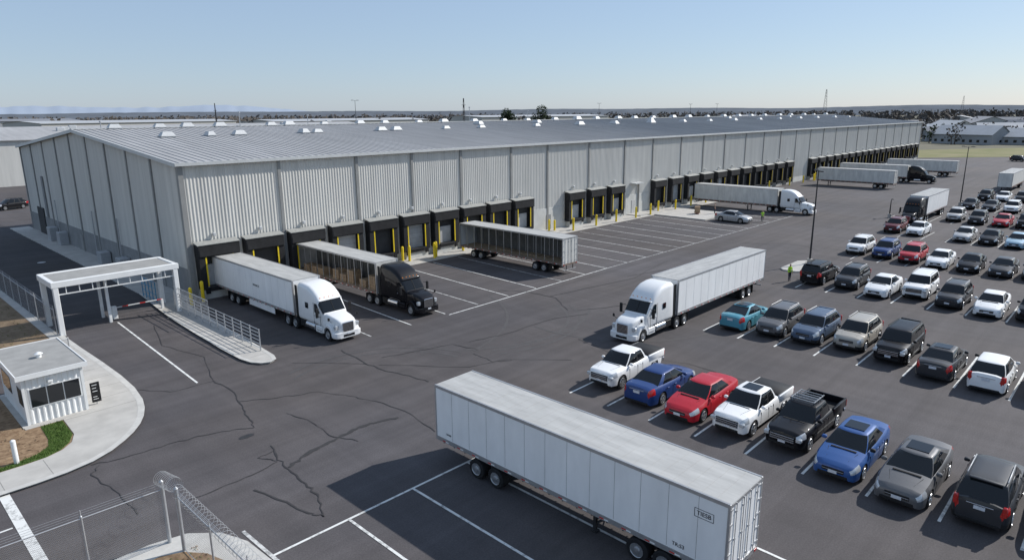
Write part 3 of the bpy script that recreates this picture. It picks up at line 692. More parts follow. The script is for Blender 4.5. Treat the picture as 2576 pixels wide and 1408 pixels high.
def dock_mesh(kind,far=False):
    b=B();w=4.05;yf=-1.0
    b.cbox(0,.62,yf,-.12,.95,5.15,.04,DOCKBLK);b.cbox(w-.62,w,yf,-.12,.95,5.15,.04,DOCKBLK)
    b.cbox(-.02,w+.02,yf-.10,-.12,4.15,5.36,.05,DOCKBLK)
    b.box(.1,w-.1,yf-.125,yf-.10,4.25,4.9,DOCKBLK)
    b.add([(-.06,yf-.16,5.38),(w+.06,yf-.16,5.38),(w+.06,-.1,5.60),(-.06,-.1,5.60),(-.06,yf-.16,5.32),(w+.06,yf-.16,5.32),(w+.06,-.1,5.50),(-.06,-.1,5.50)],[(0,1,2,3),(4,5,6,7),(0,1,5,4),(1,2,6,5),(3,0,4,7)],DOCKTOP)
    if far: b.box(w-.74,w-.62,yf-.012,yf+.06,1.3,4.15,YELD)
    else:
        for xx in(.62,w-.76): b.box(xx,xx+.13,yf-.012,yf+.06,1.3,4.15,YEL)
    if kind==0:
        b.box(.6,w-.6,-.30,-.2,1.2,4.3,DOORW)
        for k in range(1,5): b.box(.6,w-.6,-.31,-.2,1.2+.6*k,1.23+.6*k,PILM)
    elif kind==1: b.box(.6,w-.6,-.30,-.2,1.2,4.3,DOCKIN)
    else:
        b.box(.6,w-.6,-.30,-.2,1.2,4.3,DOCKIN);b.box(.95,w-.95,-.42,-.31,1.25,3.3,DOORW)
    b.box(.3,w-.3,-.9,-.1,0,1.2,CONCL if kind!=1 else CONC)
    b.box(.8,w-.8,-1.15,-.2,1.1,1.22,DARKM);b.box(.8,w-.8,-1.05,-.9,.75,1.1,DARKM)
    for xx in(.35,w-.75): b.box(xx,xx+.4,-1.08,-.9,.55,1.15,BLACKP)
    b.cbox(w*.5-.14,w*.5+.14,-.4,-.05,5.95,6.3,.04,VENT)
    return b.mesh('loading_dock',True)
dm=[dock_mesh(i) for i in range(3)];dmf=[dock_mesh(i,True) for i in range(3)]
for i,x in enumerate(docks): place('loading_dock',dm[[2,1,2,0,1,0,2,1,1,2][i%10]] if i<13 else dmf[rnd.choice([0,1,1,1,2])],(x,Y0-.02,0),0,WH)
b=B()
for y,w,h in((76,1.1,2.2),(101,1.1,2.2),(120,3.6,4.0)): b.box(X0-.22,X0-.1,y,y+w,0.14,h+.14,PILM if w<2 else DOCKIN)
b.box(X0-.22,X0-.1,117.5,118.4,3,9,GABC)
for y in(83,90,108,113): b.cbox(X0-1.3,X0-.2,y,y+1.6,.14,1.5+rnd.random()*.7,.04,GALV)
for y in(85.5,95,112): b.cyl((X0-.3,y,.2),(X0-.3,y,6),.07,None,8,GALV)
b.box(99.4,100.4,Y0-.16,Y0-.09,.15,2.4,DOORW);b.box(98.9,101.3,Y0-1.2,Y0-.1,5.3,5.5,FASC);b.box(76.6,77.6,Y0-.165,Y0-.09,.15,2.4,GABC)
b.box(101.3,101.5,Y0-.3,Y0-.1,0,5.3,PILM)
b.obj('wall_fixtures',parent=WH)
bb=B();n=14
bb.cyl((0,0,0),(0,0,1.2),.16,None,n,YEL);bb.loft([[(.16*math.cos(t*6.283/n)*k,.16*math.sin(t*6.283/n)*k,1.2+dz) for t in range(n)] for k,dz in((1,0),(.85,.06),(.45,.1),(.1,.115))],YEL);bb.cyl((0,0,0),(0,0,.03),.21,None,n,CONC);bm_=bb.mesh('bollard')
for x,y in((23.2,63.9),(24.5,64.4),(48.7,64.9),(49.2,64.2),(52.3,63.2),(52.9,63.6),(57.8,64.0),(76.2,65),(77.0,64.6),(79.4,62.9),(85.3,63.0),(90.6,62.9),(96.2,62.8),(100.9,62.9),(105.0,63.9),(109.8,63.2),(115.8,63.4),(121.8,63.5),(127.6,63.5),(133.5,63.5),(139.5,63.5),(151.3,63.5),(163,63.5),(171.5,63.5),(178.5,63.5),(179.4,63.5),(190.9,63.5),(202.6,63.5)):
    oo=place('bollard',bm_,(x,y,0),0);oo.scale=(1,1,rnd.uniform(1.3,1.6))
# ------------------------------------------------------------------ TRUCKS
def vehicle(name,fn,loc,rot):
    b=B();fn(b);return b.obj(name,loc,rot)
t1=vehicle('white_semi_truck',lambda b:(tractor(b,'white'),trailer(b,6.05,15.7,(10.6,11.9),(),skirt=True)),(27.55,44.1,.012),90)
t2=vehicle('black_semi_truck',lambda b:(tractor(b,'black'),trailer(b,6.05,14.9,(10.6,11.9),(),1,True,panel=TRDIRTY)),(36.2,44.7,.012),90)
t4=vehicle('white_semi_truck',lambda b:(tractor(b,'white'),trailer(b,6.05,16.6,(12.2,13.45),())),(41.4,27.95,.012),0)
t0=vehicle('white_semi_trailer',lambda b:trailer(b,0,15.8,(2.9,4.2,12.1,13.3),(9.7,),tg=True),(21.4,24.65,.012),-90)
t3=vehicle('open_side_semi_trailer',lambda b:trailer(b,0,16.6,(2.4,3.7,12.6,13.9),(),-1,False,panel=TRDIRTY),(56.9,62.1,.012),-90)
t5=vehicle('white_semi_truck',lambda b:(tractor(b,'white'),trailer(b,6.05,16.0,(),(5.5,),panel=TRDIRTY)),(118.3,41.4,.012),90)
b=B();trailer(b,0,16.8,(13,14.3),(2.6,),panel=TRDIRTY);t6m=b.mesh('t6')
place('white_semi_trailer',t6m,(170.2,59.4,.012),-90);place('white_semi_trailer',t6m,(212.6,55.5,.012),-90)
vehicle('black_semi_truck',lambda b:(tractor(b,'black'),trailer(b,6.05,15.8,(12,13.3),(),panel=TRDIRTY)),(188.8,38.5,.012),90)
vehicle('black_semi_truck',lambda b:(tractor(b,'black'),trailer(b,6.05,14.0,(10,11.2),())),(115.8,26.8,.012),0)
place('white_semi_trailer',t6m,(177,23.3,.012),0)
def sideT(par,body,size,x,z,sy):
    if sy<0: M=Matrix(((1,0,0,x),(0,0,-1,-1.312),(0,1,0,z),(0,0,0,1)))
    else: M=Matrix(((-1,0,0,x),(0,0,1,1.312),(0,1,0,z),(0,0,0,1)))
    text(body,size,par,M,BTXT)
sideT(t0,'TIESB',.24,14.85,3.30,-1);sideT(t0,'TR:S3',.22,13.9,1.62,-1);sideT(t0,'120280',.13,.95,1.65,-1)
sideT(t1,'WMARCO',.26,12.6,2.6,1);sideT(t4,'TAGO 4',.40,21.3,3.2,1)
b=B()
for z in(3.13,3.46): b.box(14.47,15.23,-1.312,-1.306,z,z+.018,BTXT)
for a in(14.47,15.212): b.box(a,a+.018,-1.313,-1.306,3.13,3.478,BTXT)
b.obj('decal_frame',parent=t0)
# ------------------------------------------------------------------ CARS
C=car
C(36.1,23.9,'pickup','white',True,'cover');C(35.3,20.7,'sedan','dblue',False);C(35.0,17.7,'sedan','red');C(35.5,14.8,'pickup','white',True,'coversun');C(35.8,11.9,'pickup','black',True,'rack')
C(34.4,9.0,'sedan','blue',True,'sun');C(34.0,6.1,'coupe','grey',True,'sun');C(34.4,3.2,'suv','dgrey',False);C(34.6,.3,'sedan','silver');C(34.5,-2.7,'suv','white',False);C(34.8,-5.6,'sedan','black')
C(52.6,23.2,'coupe','teal',False);C(52.8,20.3,'suv','grey');C(52.9,17.5,'suv','bgrey');C(53.5,14.6,'suv','beige');C(52.9,11.6,'bigsuv','black');C(51.6,8.6,'sedan','dgrey',False,'sun');C(51.2,5.7,'hatch','white',False);C(51.6,2.7,'suv','dgrey');C(51.9,-3.1,'sedan','blue')
C(71.8,24.0,'bigsuv','black',False);C(72.0,20.8,'suv','dgrey');C(70.8,17.6,'sedan','white');C(72.6,14.8,'bigsuv','white');C(70.9,11.7,'suv','dgrey');C(70.2,8.7,'sedan','white');C(70.6,5.7,'suv','black');C(70.6,-.2,'sedan','silver')
C(90.4,25.6,'suv','white');C(89.8,22.5,'suv','dblue');C(89.0,19.4,'suv','red');C(88.3,16.4,'sedan','white');C(88.1,13.4,'sedan','black');C(87.9,10.4,'sedan','dgrey');C(88,7.5,'suv','grey');C(88,4.6,'sedan','white')
C(109.9,26.7,'suv','dred');C(109.5,23.6,'sedan','white');C(108.3,17.7,'sedan','silver');C(108,14.7,'sedan','black');C(107.3,11.7,'sedan','lblue');C(107.5,8.8,'suv','dgrey')
C(127.2,22.4,'suv','silver');C(126,19.2,'suv','dgrey');C(126,16.0,'sedan','red');C(126,13.1,'suv','black');C(126,10.2,'sedan','silver')
C(145,23.6,'sedan','black');C(144.4,20.4,'sedan','dgrey');C(143.6,17.2,'suv','white');C(144,14.2,'sedan','grey');C(144,11.2,'suv','white')
C(160.4,23.8,'suv','black');C(161.2,21.0,'sedan','white');C(161,18,'suv','dgrey');C(161,15,'sedan','silver')
C(178,18,'sedan','black');C(178,14,'suv','grey')
C(102.9,48.6,'sedan','silver',rot=88);C(288,35,'suv','dgrey',rot=60);C(27.2,161,'suv','black',rot=20)
# ------------------------------------------------------------------ ENTRANCE GATE
b=B()
xa,xb,ya,yb=12.1,21.9,62.3,66.8
b.cbox(xa,xb,ya,ya+.35,4.05,4.55,.03,WHITE);b.cbox(xa,xb,yb-.35,yb,4.05,4.55,.03,WHITE)
b.cbox(xa,xa+.35,ya+.36,yb-.36,4.05,4.53,.03,WHITE);b.cbox(xb-.35,xb,ya+.36,yb-.36,4.05,4.53,.03,WHITE)
b.box(xa+.36,xb-.36,ya+.36,yb-.36,4.36,4.48,GREYROOF)
for x,y in((xa+.1,ya+.02),(xb-.5,ya+.02),(xa+.1,yb-.4),(xb-.5,yb-.4)): b.cbox(x,x+.38,y,y+.38,0,4.06,.03,WHITE)
for y in(ya+.12,yb-.2):
    b.box(xa+.5,xb-.5,y,y+.07,3.42,3.50,WHITE)
    k=xa+1.0
    while k<xb-.6: b.box(k,k+.06,y+.005,y+.065,3.5,4.06,WHITE);k+=.95
for y in(63.7,65.8): b.cbox(16.2,16.42,y,y+.22,0,4.3,.02,WHITE)
b.obj('gate_canopy')
b=B();b.cbox(16.7,17.1,64.5,64.9,0,1.15,.04,WHITE)
for k in range(8): b.cbox(17.1+.48*k,17.1+.48*(k+1),64.67,64.73,.95,1.03,.005,REDP if k%3==1 else WHITE)
b.cbox(20.8,21.0,64.6,64.8,0,1.0,.02,WHITE);b.obj('barrier_arm')
b=B()
for k in range(5): b.tube([(21.2,67.0+.9*k,.14),(21.2,67.0+.9*k,2.1)],.04,BLUEP)
for z in(.4,.9,1.5,2.1): b.tube([(21.2,67,z),(21.2,70.6,z)],.035,BLUEP)
b.obj('blue_railing')
b=B();y=46.8
while y<63.6: b.cbox(21.48,21.56,y-.04,y+.04,.1,1.85,.01,GALV);y+=1.5
for k in range(6): b.tube([(21.52,46.8,.35+.29*k),(21.56,63.4,.35+.29*k)],.03,GALV)
y=56
while y<63.4: b.tube([(21.6,y,.35),(21.6,y,2.3)],.02,GALV,4);y+=.28
b.tube([(21.6,56,2.3),(21.6,63.4,2.3)],.035,GALV);b.obj('metal_railing')
def fence(name,pts,h,coil=0,z=.1):
    par=empty(name);b=B();P=[Vector((x,y,z)) for x,y in pts]
    me=bpy.data.meshes.new('mesh_panel');vs=[];fs=[];uv=[];dist=0
    for a,c in zip(P,P[1:]):
        L=(c-a).length;n=max(1,round(L/3.0))
        for k in range(n+1):
            q=a.lerp(c,k/n);b.cyl(q,q+Vector((0,0,h+.08)),.038,None,8,GALV);b.cyl(q+Vector((0,0,h+.08)),q+Vector((0,0,h+.14)),.05,.01,8,GALV)
            if coil:
                b.cyl(q+Vector((0,0,h)),q+Vector((.0,0,h+.35)),.02,None,5,GALV)
        b.cyl(a+Vector((0,0,h)),c+Vector((0,0,h)),.026,None,6,GALV);b.cyl(a+Vector((0,0,.08)),c+Vector((0,0,.08)),.015,None,5,GALV)
        if coil:
            for dz in(.12,.22,.32): b.cyl(a+Vector((0,0,h+dz)),c+Vector((0,0,h+dz)),.007,None,4,GALV)
        if coil==2:
            d=(c-a).normalized();s_=d.cross(Vector((0,0,1)));q=[];N=int(L/.28*14)
            for k in range(N+1):
                t=k/N;an=t*L/.28*2*math.pi;q.append(a.lerp(c,t)+Vector((0,0,h+.30))+s_*(.26*math.cos(an))+Vector((0,0,.26*math.sin(an))))
            b.tube(q,.008,GALV,3)
        i=len(vs);vs+=[tuple(a+Vector((0,0,.05))),tuple(c+Vector((0,0,.05))),tuple(c+Vector((0,0,h))),tuple(a+Vector((0,0,h)))];fs.append((i,i+1,i+2,i+3));uv+=[(dist,0),(dist+L,0),(dist+L,h),(dist,h)];dist+=L
    me.from_pydata(vs,[],fs);u=me.uv_layers.new(name='UVMap')
    for i,c in enumerate(uv): u.data[i].uv=c
    me.materials.append(CHAIN);place('mesh_panel',me,parent=par);b.obj('posts_and_rails',parent=par)
fence('chain_link_fence',[(12.05,62.6),(11.95,112)],2.2,1)
fence('chain_link_fence',[(-18,28.2),(7.85,27.3)],2.45,1,.14)
fence('chain_link_fence',[(8.05,26.3),(8.1,8.0)],2.45,2,.14)
fence('chain_link_fence',[(6.4,57.2),(11.6,57.2)],1.1,0)
b=B()
for x,y in((7.85,27.3),(8.05,26.3)): b.cyl((x,y,.1),(x,y,2.95),.075,None,12,GALV);b.cyl((x,y,2.95),(x,y,3.03),.09,.02,12,GALV)
q=[]
for k in range(200):
    t=k/199;an=t*2*math.pi*9;c=Vector((7.85+.2*t,27.3-1.0*t,2.95));q.append(c+Vector((math.cos(an)*.3,0,.0+.3*math.sin(an)+.15)))
b.tube(q,.009,GALV,3);b.obj('gate_post')
# ------------------------------------------------------------------ GUARD HOUSE
GH=empty('guard_house')
b=B();gx0,gx1,gy0,gy1=6.5,9.45,44.75,50.7
corr(b,(gx0,gy0,0),(gx1,gy0,0),(0,-1,0),.12,2.95,WHITE,.30,.05);corr(b,(gx0,gy0,0),(gx0,gy1,0),(-1,0,0),.12,2.95,WHITE,.30,.05)
corr(b,(gx1,gy0,0),(gx1,gy1,0),(1,0,0),.12,2.95,WHITE,.30,.05);corr(b,(gx0,gy1,0),(gx1,gy1,0),(0,1,0),.12,2.95,WHITE,.30,.05)
for x,y in((gx0,gy0),(gx1,gy0),(gx0,gy1),(gx1,gy1)): b.box(x-.07,x+.07,y-.07,y+.07,.12,2.95,WHITE)
b.obj('walls',parent=GH,smooth=False)
b=B();b.box(gx0-.26,gx1+.26,gy0-.26,gy1+.26,2.95,3.17,GREYROOF)
b.box(gx0-.32,gx1+.32,gy0-.32,gy0-.26,2.93,3.21,WHITE);b.box(gx0-.32,gx0-.26,gy0-.26,gy1+.26,2.93,3.21,WHITE);b.box(gx1+.26,gx1+.32,gy0-.26,gy1+.26,2.93,3.21,WHITE);b.box(gx0-.32,gx1+.32,gy1+.26,gy1+.32,2.93,3.21,WHITE)
b.cyl((8.0,47.5,3.16),(8.0,47.5,3.4),.14,None,12,WHITE);b.cyl((8.0,47.5,3.4),(8.0,47.5,3.5),.24,.08,12,WHITE);b.obj('roof',parent=GH)
b=B()
for k in range(3): b.box(gx0+.28+.84*k,gx0+1.07+.84*k,gy0-.085,gy0-.06,1.15,2.22,WIN)
b.box(gx0+.22,gx1-.12,gy0-.07,gy0-.04,1.09,2.28,WHITE)
b.box(gx0-.075,gx0-.05,gy0+.35,gy0+1.3,1.15,2.2,WIN);b.box(gx0-.075,gx0-.05,gy0+3.2,gy0+5.6,1.15,2.2,WIN)
b.box(gx1+.05,gx1+.075,gy0+.4,gy0+2.4,1.15,2.2,WIN);b.box(gx1+.05,gx1+.08,gy0+3.2,gy0+4.2,.14,2.2,GABC)
b.cbox(gx0+1.2,gx0+1.45,gy0-.22,gy0-.05,2.42,2.56,.02,WHITE);b.obj('windows',parent=GH)
b=B();b.prism([(gx0-.35,gy0-.35),(gx1+.3,gy0-.35),(gx1+.3,gy1+.3),(gx0-.35,gy1+.3)],0,.142,CONC);b.obj('slab',parent=GH)
b=B();b.box(9.85,10.35,45.1,45.18,.3,1.55,BLACKP);b.tube([(10.1,45.2,.12),(10.1,45.2,1.4)],.03,GALV)
for k,z in enumerate((1.4,1.2,1.0,.65,.5)): b.box(9.93,10.20-.05*(k%2),45.085,45.1,z-.015,z+.015,WHITE)
b.obj('information_sign')
b=B();b.cyl((5.0,40.05,.08),(5.0,40.05,1.35),.12,None,16,WHITE);b.cyl((5.0,40.05,1.35),(5.0,40.05,1.40),.12,.07,16,WHITE);b.obj('concrete_bollard')
# ------------------------------------------------------------------ light poles
def lamp(x,y,h,name='street_lamp',two=True,ang=0):
    b=B();b.cyl((0,0,0),(0,0,.7),.28,None,16,CONC);b.cyl((0,0,.7),(0,0,h),.11,.055,12,DARKM)
    for s_ in((-1,1) if two else (1,)):
        b.tube([(0,0,h-.15),(s_*.75,0,h)],.035,DARKM);b.cbox(s_*.95-.35,s_*.95+.35,-.17,.17,h-.05,h+.07,.03,DARKM);b.box(s_*.95-.25,s_*.95+.25,-.12,.12,h-.065,h-.051,HEADL)
    b.obj(name,(x,y,0),ang)
lamp(78.9,27.6,10.8,ang=35);lamp(147.2,25.6,10.8,ang=60);lamp(123.3,31.1,3.0,two=False)
lamp(120,180,21.6);lamp(244,180,21.3);lamp(269,150,20.6);lamp(293,150,20.8)
def mast(name,x,y,h,w):
    b=B()
    for k in range(12):
        z0_,z1_=h*k/12,h*(k+1)/12;a=w*(1-k/12*.85);c=w*(1-(k+1)/12*.85)
        for sx in(-1,1):
            for sy in(-1,1): b.tube([(sx*a,sy*a,z0_),(sx*c,sy*c,z1_)],.06*max(1,w/1.5),DARKM,4)
            b.tube([(sx*a,-a,z0_),(sx*c,c,z1_)],.03*max(1,w/1.2),DARKM,4);b.tube([(-a,sx*a,z0_),(c,sx*c,z1_)],.03*max(1,w/1.2),DARKM,4)
    for z in(h*.78,h*.9): b.tube([(-w*1.6,0,z),(w*1.6,0,z)],.08*max(1,w/2),DARKM,4)
    b.obj(name,(x,y,0))
mast('radio_mast',160,175,22.5,.6);mast('radio_mast',88,205,21,.3);mast('power_pylon',1200,420,52,3.5);mast('power_pylon',1500,280,42,3)
# ------------------------------------------------------------------ background buildings
def shed(name,x,y,lx,ly,h,hr,wall,roof,rot=0,windows=True):
    par=empty(name,(x,y,0),rot);b=B()
    b.box(-lx/2,lx/2,-ly/2,ly/2,0,h,wall)
    b.add([(-lx/2,-ly/2,h),(-lx/2,ly/2,h),(-lx/2,0,h+hr-.05),(lx/2,-ly/2,h),(lx/2,ly/2,h),(lx/2,0,h+hr-.05)],[(0,1,2),(3,4,5)],wall);b.obj('walls',parent=par,smooth=False)
    b=B();o=.6
    for s_ in(-1,1): b.add([(-lx/2-o,s_*(ly/2+o),h-.05),(lx/2+o,s_*(ly/2+o),h-.05),(lx/2+o,0,h+hr),(-lx/2-o,0,h+hr),(-lx/2-o,s_*(ly/2+o),h-.25),(lx/2+o,s_*(ly/2+o),h-.25)],[(0,1,2,3),(0,1,5,4)],roof)
    b.obj('roof',parent=par,smooth=False)
    if windows:
        b=B();k=-lx/2+2
        while k<lx/2-2:
            for s_ in(-1,1): b.box(k,k+1.4,s_*(ly/2+.03)-.03,s_*(ly/2+.03)+.03,1.1,2.4,WIN)
            k+=3.6
        for s_ in(-1,1): b.box(s_*(lx/2+.03)-.03,s_*(lx/2+.03)+.03,-1,1,1.0,2.3,WIN)
        b.obj('windows',parent=par)
WB=mk('beige_wall',(.42,.41,.38),.8,0,.1,coords='World');WG=mk('grey_wall',(.32,.33,.34),.8,0,.1,coords='World');RG=mk('shingle_roof',(.21,.215,.23),.8,0,.15,ns=.4,coords='World');RL=mk('light_roof',(.40,.41,.42),.7,0,.1,ns=.2,coords='World')
shed('metal_warehouse_building',30,247,260,64,11.8,2.9,WALLM,ROOF,0,False)
shed('industrial_building',330,520,150,60,13,1.5,WB,RL,0);shed('industrial_building',150,480,120,50,14.2,1.2,WB,RL,10);shed('industrial_building',-20,520,140,60,13,2,WG,RL,0)
shed('industrial_building',520,470,170,60,14.5,1.5,WB,RL,-6);shed('industrial_building',60,650,200,60,15,1.5,WG,RG,4);shed('industrial_building',700,330,130,50,12,2,WB,RG,5);shed('industrial_building',560,190,70,34,8,2.5,WG,RL,12)
hr=random.Random(5)
for x,y,lx,ly,h,r_,rot in ((425,74,30,16,5,4.5,70),(428,52,24,14,4,4,85),(470,92,36,18,7,4.5,30),(480,66,30,16,6,4,110),(545,88,46,22,9,4,20),(520,60,34,18,6,5,60),(640,120,60,26,10,3,10),(610,75,40,22,8,4,80)):
    shed('house' if lx<36 else 'industrial_building',x,y,lx,ly,h,r_,WG if lx<31 else WB,RL if rot%20 else RG,rot)
for i in range(26):
    x=hr.uniform(425,800);y=x*hr.uniform(.04,.30)
    shed('house',x,y,hr.uniform(13,26),hr.uniform(9,14),hr.uniform(3.2,6.2),hr.uniform(2,4),hr.choice([WB,WG,WG]),hr.choice([RG,RG,RL]),hr.uniform(0,180))
b=B()
for i in range(22):
    x=hr.uniform(-90,155);y=hr.uniform(222,272);z=11.8+2.9*(1-abs(y-247)/32)
    b.cbox(x-1.0,x+1.0,y-.7,y+.7,z-.1,z+hr.uniform(.5,1.0),.1,VENT)
b.obj('rooftop_vents')
def leafy(b,x,y,h,r,n,sz,mat,zb=.3,R=rnd):
    b.cyl((x,y,0),(x,y,h*.5),.16+h*.012,.08,5,BARK,False)
    for k in range(4):
        a=R.uniform(0,6.28);b.cyl((x,y,h*.35),(x+math.cos(a)*r*.6,y+math.sin(a)*r*.6,h*.75),.1,.03,4,BARK,False)
    cl=[(R.uniform(-.55,.55)*r,R.uniform(-.55,.55)*r,h*R.uniform(zb+.12,.9),R.uniform(.35,.6)*r) for _ in range(7)]
    for _ in range(n):
        c=R.choice(cl);d=Vector((R.gauss(0,1),R.gauss(0,1),R.gauss(0,1))).normalized()*c[3]*R.uniform(.5,1.05)
        p=Vector((x+c[0],y+c[1],c[2]))+d;s_=sz*R.uniform(.5,1.3)
        u=Vector((R.uniform(-1,1),R.uniform(-1,1),R.uniform(-1,1))).normalized();w=u.orthogonal().normalized()
        b.add([tuple(p+u*s_),tuple(p+w*s_),tuple(p-u*s_*.8),tuple(p-w*s_*.7)],[(0,1,2,3)],mat)
tr=random.Random(3)
for x,y,h,r in((250,242,19.2,5.6),(264,229,20.6,6.4)):
    b=B();leafy(b,0,0,h,r,2400,.42,TREEG,.30,tr);b.obj('evergreen_tree',(x,y,0),smooth=False)
b=B()
for _ in range(560):
    x=tr.uniform(400,820);y=x*tr.uniform(-.06,.34)
    if x<450 and tr.random()<.5: continue
    leafy(b,x,y,tr.uniform(6,11.5),tr.uniform(2.5,5),48,.75,TREED if tr.random()<.85 else TREEG,.2,tr)
b.obj('distant_trees',smooth=False)
b=B()
for _ in range(2800):
    a=rad(tr.uniform(-25,110));d=tr.uniform(800,2600) if tr.random()<.8 else tr.uniform(560,900)
    h=tr.uniform(9,15)+d*.0022
    leafy(b,math.cos(a)*d,math.sin(a)*d,h,h*.42,16,h*.16,TREED,.1,tr)
b.obj('distant_treeline',smooth=False)
def ridge(name,d,h0,h1,mat,a0=-30,a1=120,n=400,seed=1,fr=6):
    from mathutils import noise as nz
    b=B();vs=[];fs=[]
    for k in range(n+1):
        a=rad(a0+(a1-a0)*k/n);t=nz.noise(Vector((k/n*fr,seed,0)))*.5+.5;t2=nz.noise(Vector((k/n*fr*14,seed,3)))*.5
        ed=min(1,min(k,n-k)/(n*.3))
        h=h0+(h1-h0)*max(0,t)*ed+t2*(h1-h0)*.12
        vs+=[(math.cos(a)*d*.9,math.sin(a)*d*.9,-1),(math.cos(a)*d,math.sin(a)*d,h),(math.cos(a)*d*1.1,math.sin(a)*d*1.1,-1)]
    for k in range(n): fs+=[(3*k,3*k+3,3*k+4,3*k+1),(3*k+1,3*k+4,3*k+5,3*k+2)]
    b.add(vs,fs,mat);b.obj(name)
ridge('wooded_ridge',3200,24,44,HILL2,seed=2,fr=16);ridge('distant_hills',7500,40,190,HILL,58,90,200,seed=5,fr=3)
# ------------------------------------------------------------------ people
def person(x,y,rot,vest=True,arm=0,z=.012):
    J=[(0,0,.95,.13,.10),(0,0,1.12,.13,.095),(0,0,1.32,.165,.11),(0,0,1.47,.10,.08),(0,0,1.53,.052,.055),(0,.01,1.60,.07,.08),(0,.012,1.69,.078,.095),(0,0,1.77,.05,.06)]
    E=[(0,1),(1,2),(2,3),(3,4),(4,5),(5,6),(6,7)]
    V=list(J)
    for s_ in(-1,1):
        i=len(V);V+=[(s_*.17,0,1.43,.062,.062),(s_*.235,0,1.16,.046,.046),(s_*.26,.07+arm*.12*(s_>0),.93+arm*.2*(s_>0),.034,.034),(s_*.265,.09+arm*.14*(s_>0),.86+arm*.22*(s_>0),.035,.02)];E+=[(3,i),(i,i+1),(i+1,i+2),(i+2,i+3)]
        hx,hy,hz=V[i+3][:3]
        for f in range(4):
            k=len(V);ln=(.055,.07,.075,.06)[f];yy=hy-.03+.02*f
            V+=[(hx,yy,hz-.05,.009,.009),(hx-s_*.012,yy,hz-.05-ln,.008,.008)];E+=[(i+3,k),(k,k+1)]
        k=len(V);V+=[(hx-s_*.01,hy+.045,hz-.02,.010,.010),(hx-s_*.02,hy+.06,hz-.06,.009,.009)];E+=[(i+3,k),(k,k+1)]
        i=len(V);V+=[(s_*.10,0,.88,.10,.10),(s_*.115,.01+.04*s_,.50,.064,.066),(s_*.125,-.02+.06*s_,.09,.043,.045),(s_*.135,.12+.06*s_,.045,.042,.035)];E+=[(0,i),(i,i+1),(i+1,i+2),(i+2,i+3)]
    me=bpy.data.meshes.new('sk');me.from_pydata([v[:3] for v in V],E,[]);o=bpy.data.objects.new('sk',me);COL.objects.link(o)
    sk=o.modifiers.new('s','SKIN')
    for i,v in enumerate(V): me.skin_vertices[0].data[i].radius=(v[3],v[4]);me.skin_vertices[0].data[i].use_root=(i==0)
    o.modifiers.new('u','SUBSURF').levels=1
    dg=bpy.context.evaluated_depsgraph_get();ev=bpy.data.meshes.new_from_object(o.evaluated_get(dg));bpy.data.objects.remove(o)
    for m in(NAVY,HIVIS if vest else SHIRT,SKINM,HAIR): ev.materials.append(m)
    for p in ev.polygons:
        c=p.center;p.use_smooth=True
        if c.z>1.72 or(c.z>1.60 and c.y<-.01): m=3
        elif c.z>1.50: m=2
        elif abs(c.x)>.20 and c.z<.97+arm*.3 and c.z>.6: m=2
        elif c.z>.93: m=1
        elif c.z<.08: m=3
        else: m=0
        p.material_index=m
    bb=B()
    for s_ in(-1,1): bb.cyl((s_*.03,.085,1.69),(s_*.03,.105,1.69),.011,None,6,HAIR);bb.cyl((s_*.078,.01,1.66),(s_*.092,.0,1.70),.018,.02,6,SKINM)
    bb.cyl((0,.09,1.675),(0,.118,1.645),.010,.016,6,SKINM);bb.box(-.025,.025,.088,.098,1.612,1.620,REDP)
    if vest: bb.box(-.17,.17,-.118,.118,1.10,1.14,ALU)
    o=place('worker' if vest else 'pedestrian',ev,(x,y,z),rot);o.scale=(1.05,1.05,1.05)
    bb.obj('face_details',parent=o)
person(69.5,26.2,150,True);person(105.6,45.0,120,True,1);person(108.2,54.6,200,False,0,.16)
b=B();b.cbox(0,1.15,-.30,-.12,.14,.2,.02,REDP);b.cbox(0,1.15,.12,.30,.14,.2,.02,REDP);b.cbox(1.15,1.4,-.3,.3,.0,.6,.04,REDP);b.tube([(1.4,0,.5),(1.75,0,1.2)],.03,DARKM);b.tube([(1.75,-.2,1.2),(1.75,.2,1.2)],.025,DARKM)
for sy in(-1,1): b.cyl((.15,sy*.21-.04,.07),(.15,sy*.21+.04,.07),.07,None,10,RUB)
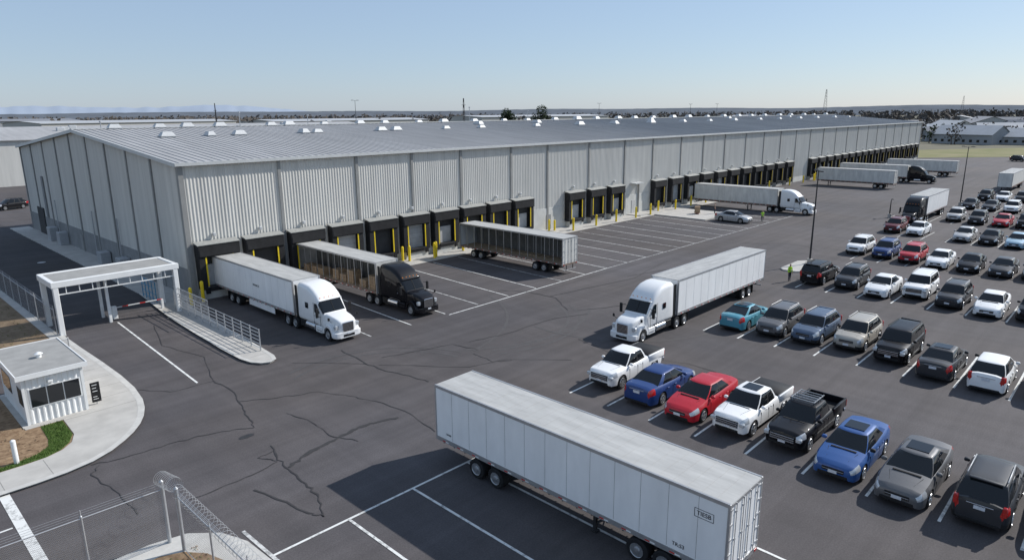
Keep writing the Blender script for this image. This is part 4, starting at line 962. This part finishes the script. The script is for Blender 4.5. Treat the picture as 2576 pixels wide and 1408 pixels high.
b.box(0,1.1,-.5,.5,.22,.34,WOODP);b.cbox(.1,1.0,-.45,.45,.35,1.3,.03,CARD)
b.obj('pallet_jack',(105.6,56.5,.16),30)
# ------------------------------------------------------------------ CAMERA, LIGHT
H=17.3;f=1690.;p=math.atan(418/1690);yaw=rad(43.7);a=rad(0.49)
F=Vector((math.cos(yaw)*math.cos(p),math.sin(yaw)*math.cos(p),-math.sin(p)))
R0=Vector((math.sin(yaw),-math.cos(yaw),0));U0=R0.cross(F)
R=R0*math.cos(a)-U0*math.sin(a);U=U0*math.cos(a)+R0*math.sin(a)
cd=bpy.data.cameras.new('camera');cd.sensor_width=36;cd.lens=f/2576*36;cd.clip_end=30000;cd.clip_start=.1
co=bpy.data.objects.new('camera',cd);COL.objects.link(co)
co.matrix_world=Matrix(((R.x,U.x,-F.x,0),(R.y,U.y,-F.y,0),(R.z,U.z,-F.z,H),(0,0,0,1)))
SC.camera=co
sunv=Vector((.94,-.34,math.tan(rad(36)))).normalized()
sd=bpy.data.lights.new('sun','SUN');sd.energy=5.0;sd.angle=rad(.5);sd.color=(1,.97,.93)
so=bpy.data.objects.new('sun',sd);COL.objects.link(so);so.location=(0,0,80);so.rotation_euler=sunv.to_track_quat('Z','Y').to_euler()
w=bpy.data.worlds.new('World');SC.world=w;w.use_nodes=True;nt=w.node_tree;bg=nt.nodes['Background']
sk=nt.nodes.new('ShaderNodeTexSky');sk.sky_type='NISHITA';sk.sun_disc=False;sk.sun_elevation=rad(36);sk.sun_rotation=math.atan2(.94,-.34)
sk.air_density=1.0;sk.dust_density=.4;sk.ozone_density=3.0;sk.altitude=0
# thin haze veil blended over the clear-sky model (hazy bright day)
mx=nt.nodes.new('ShaderNodeMix');mx.data_type='RGBA';mx.inputs[0].default_value=.60;mx.inputs[7].default_value=(3.0,3.9,5.35,1)
nt.links.new(sk.outputs[0],mx.inputs[6]);nt.links.new(mx.outputs[2],bg.inputs[0]);bg.inputs[1].default_value=.13
SC.view_settings.view_transform='Standard';SC.view_settings.look='None';SC.view_settings.exposure=0;SC.view_settings.gamma=1
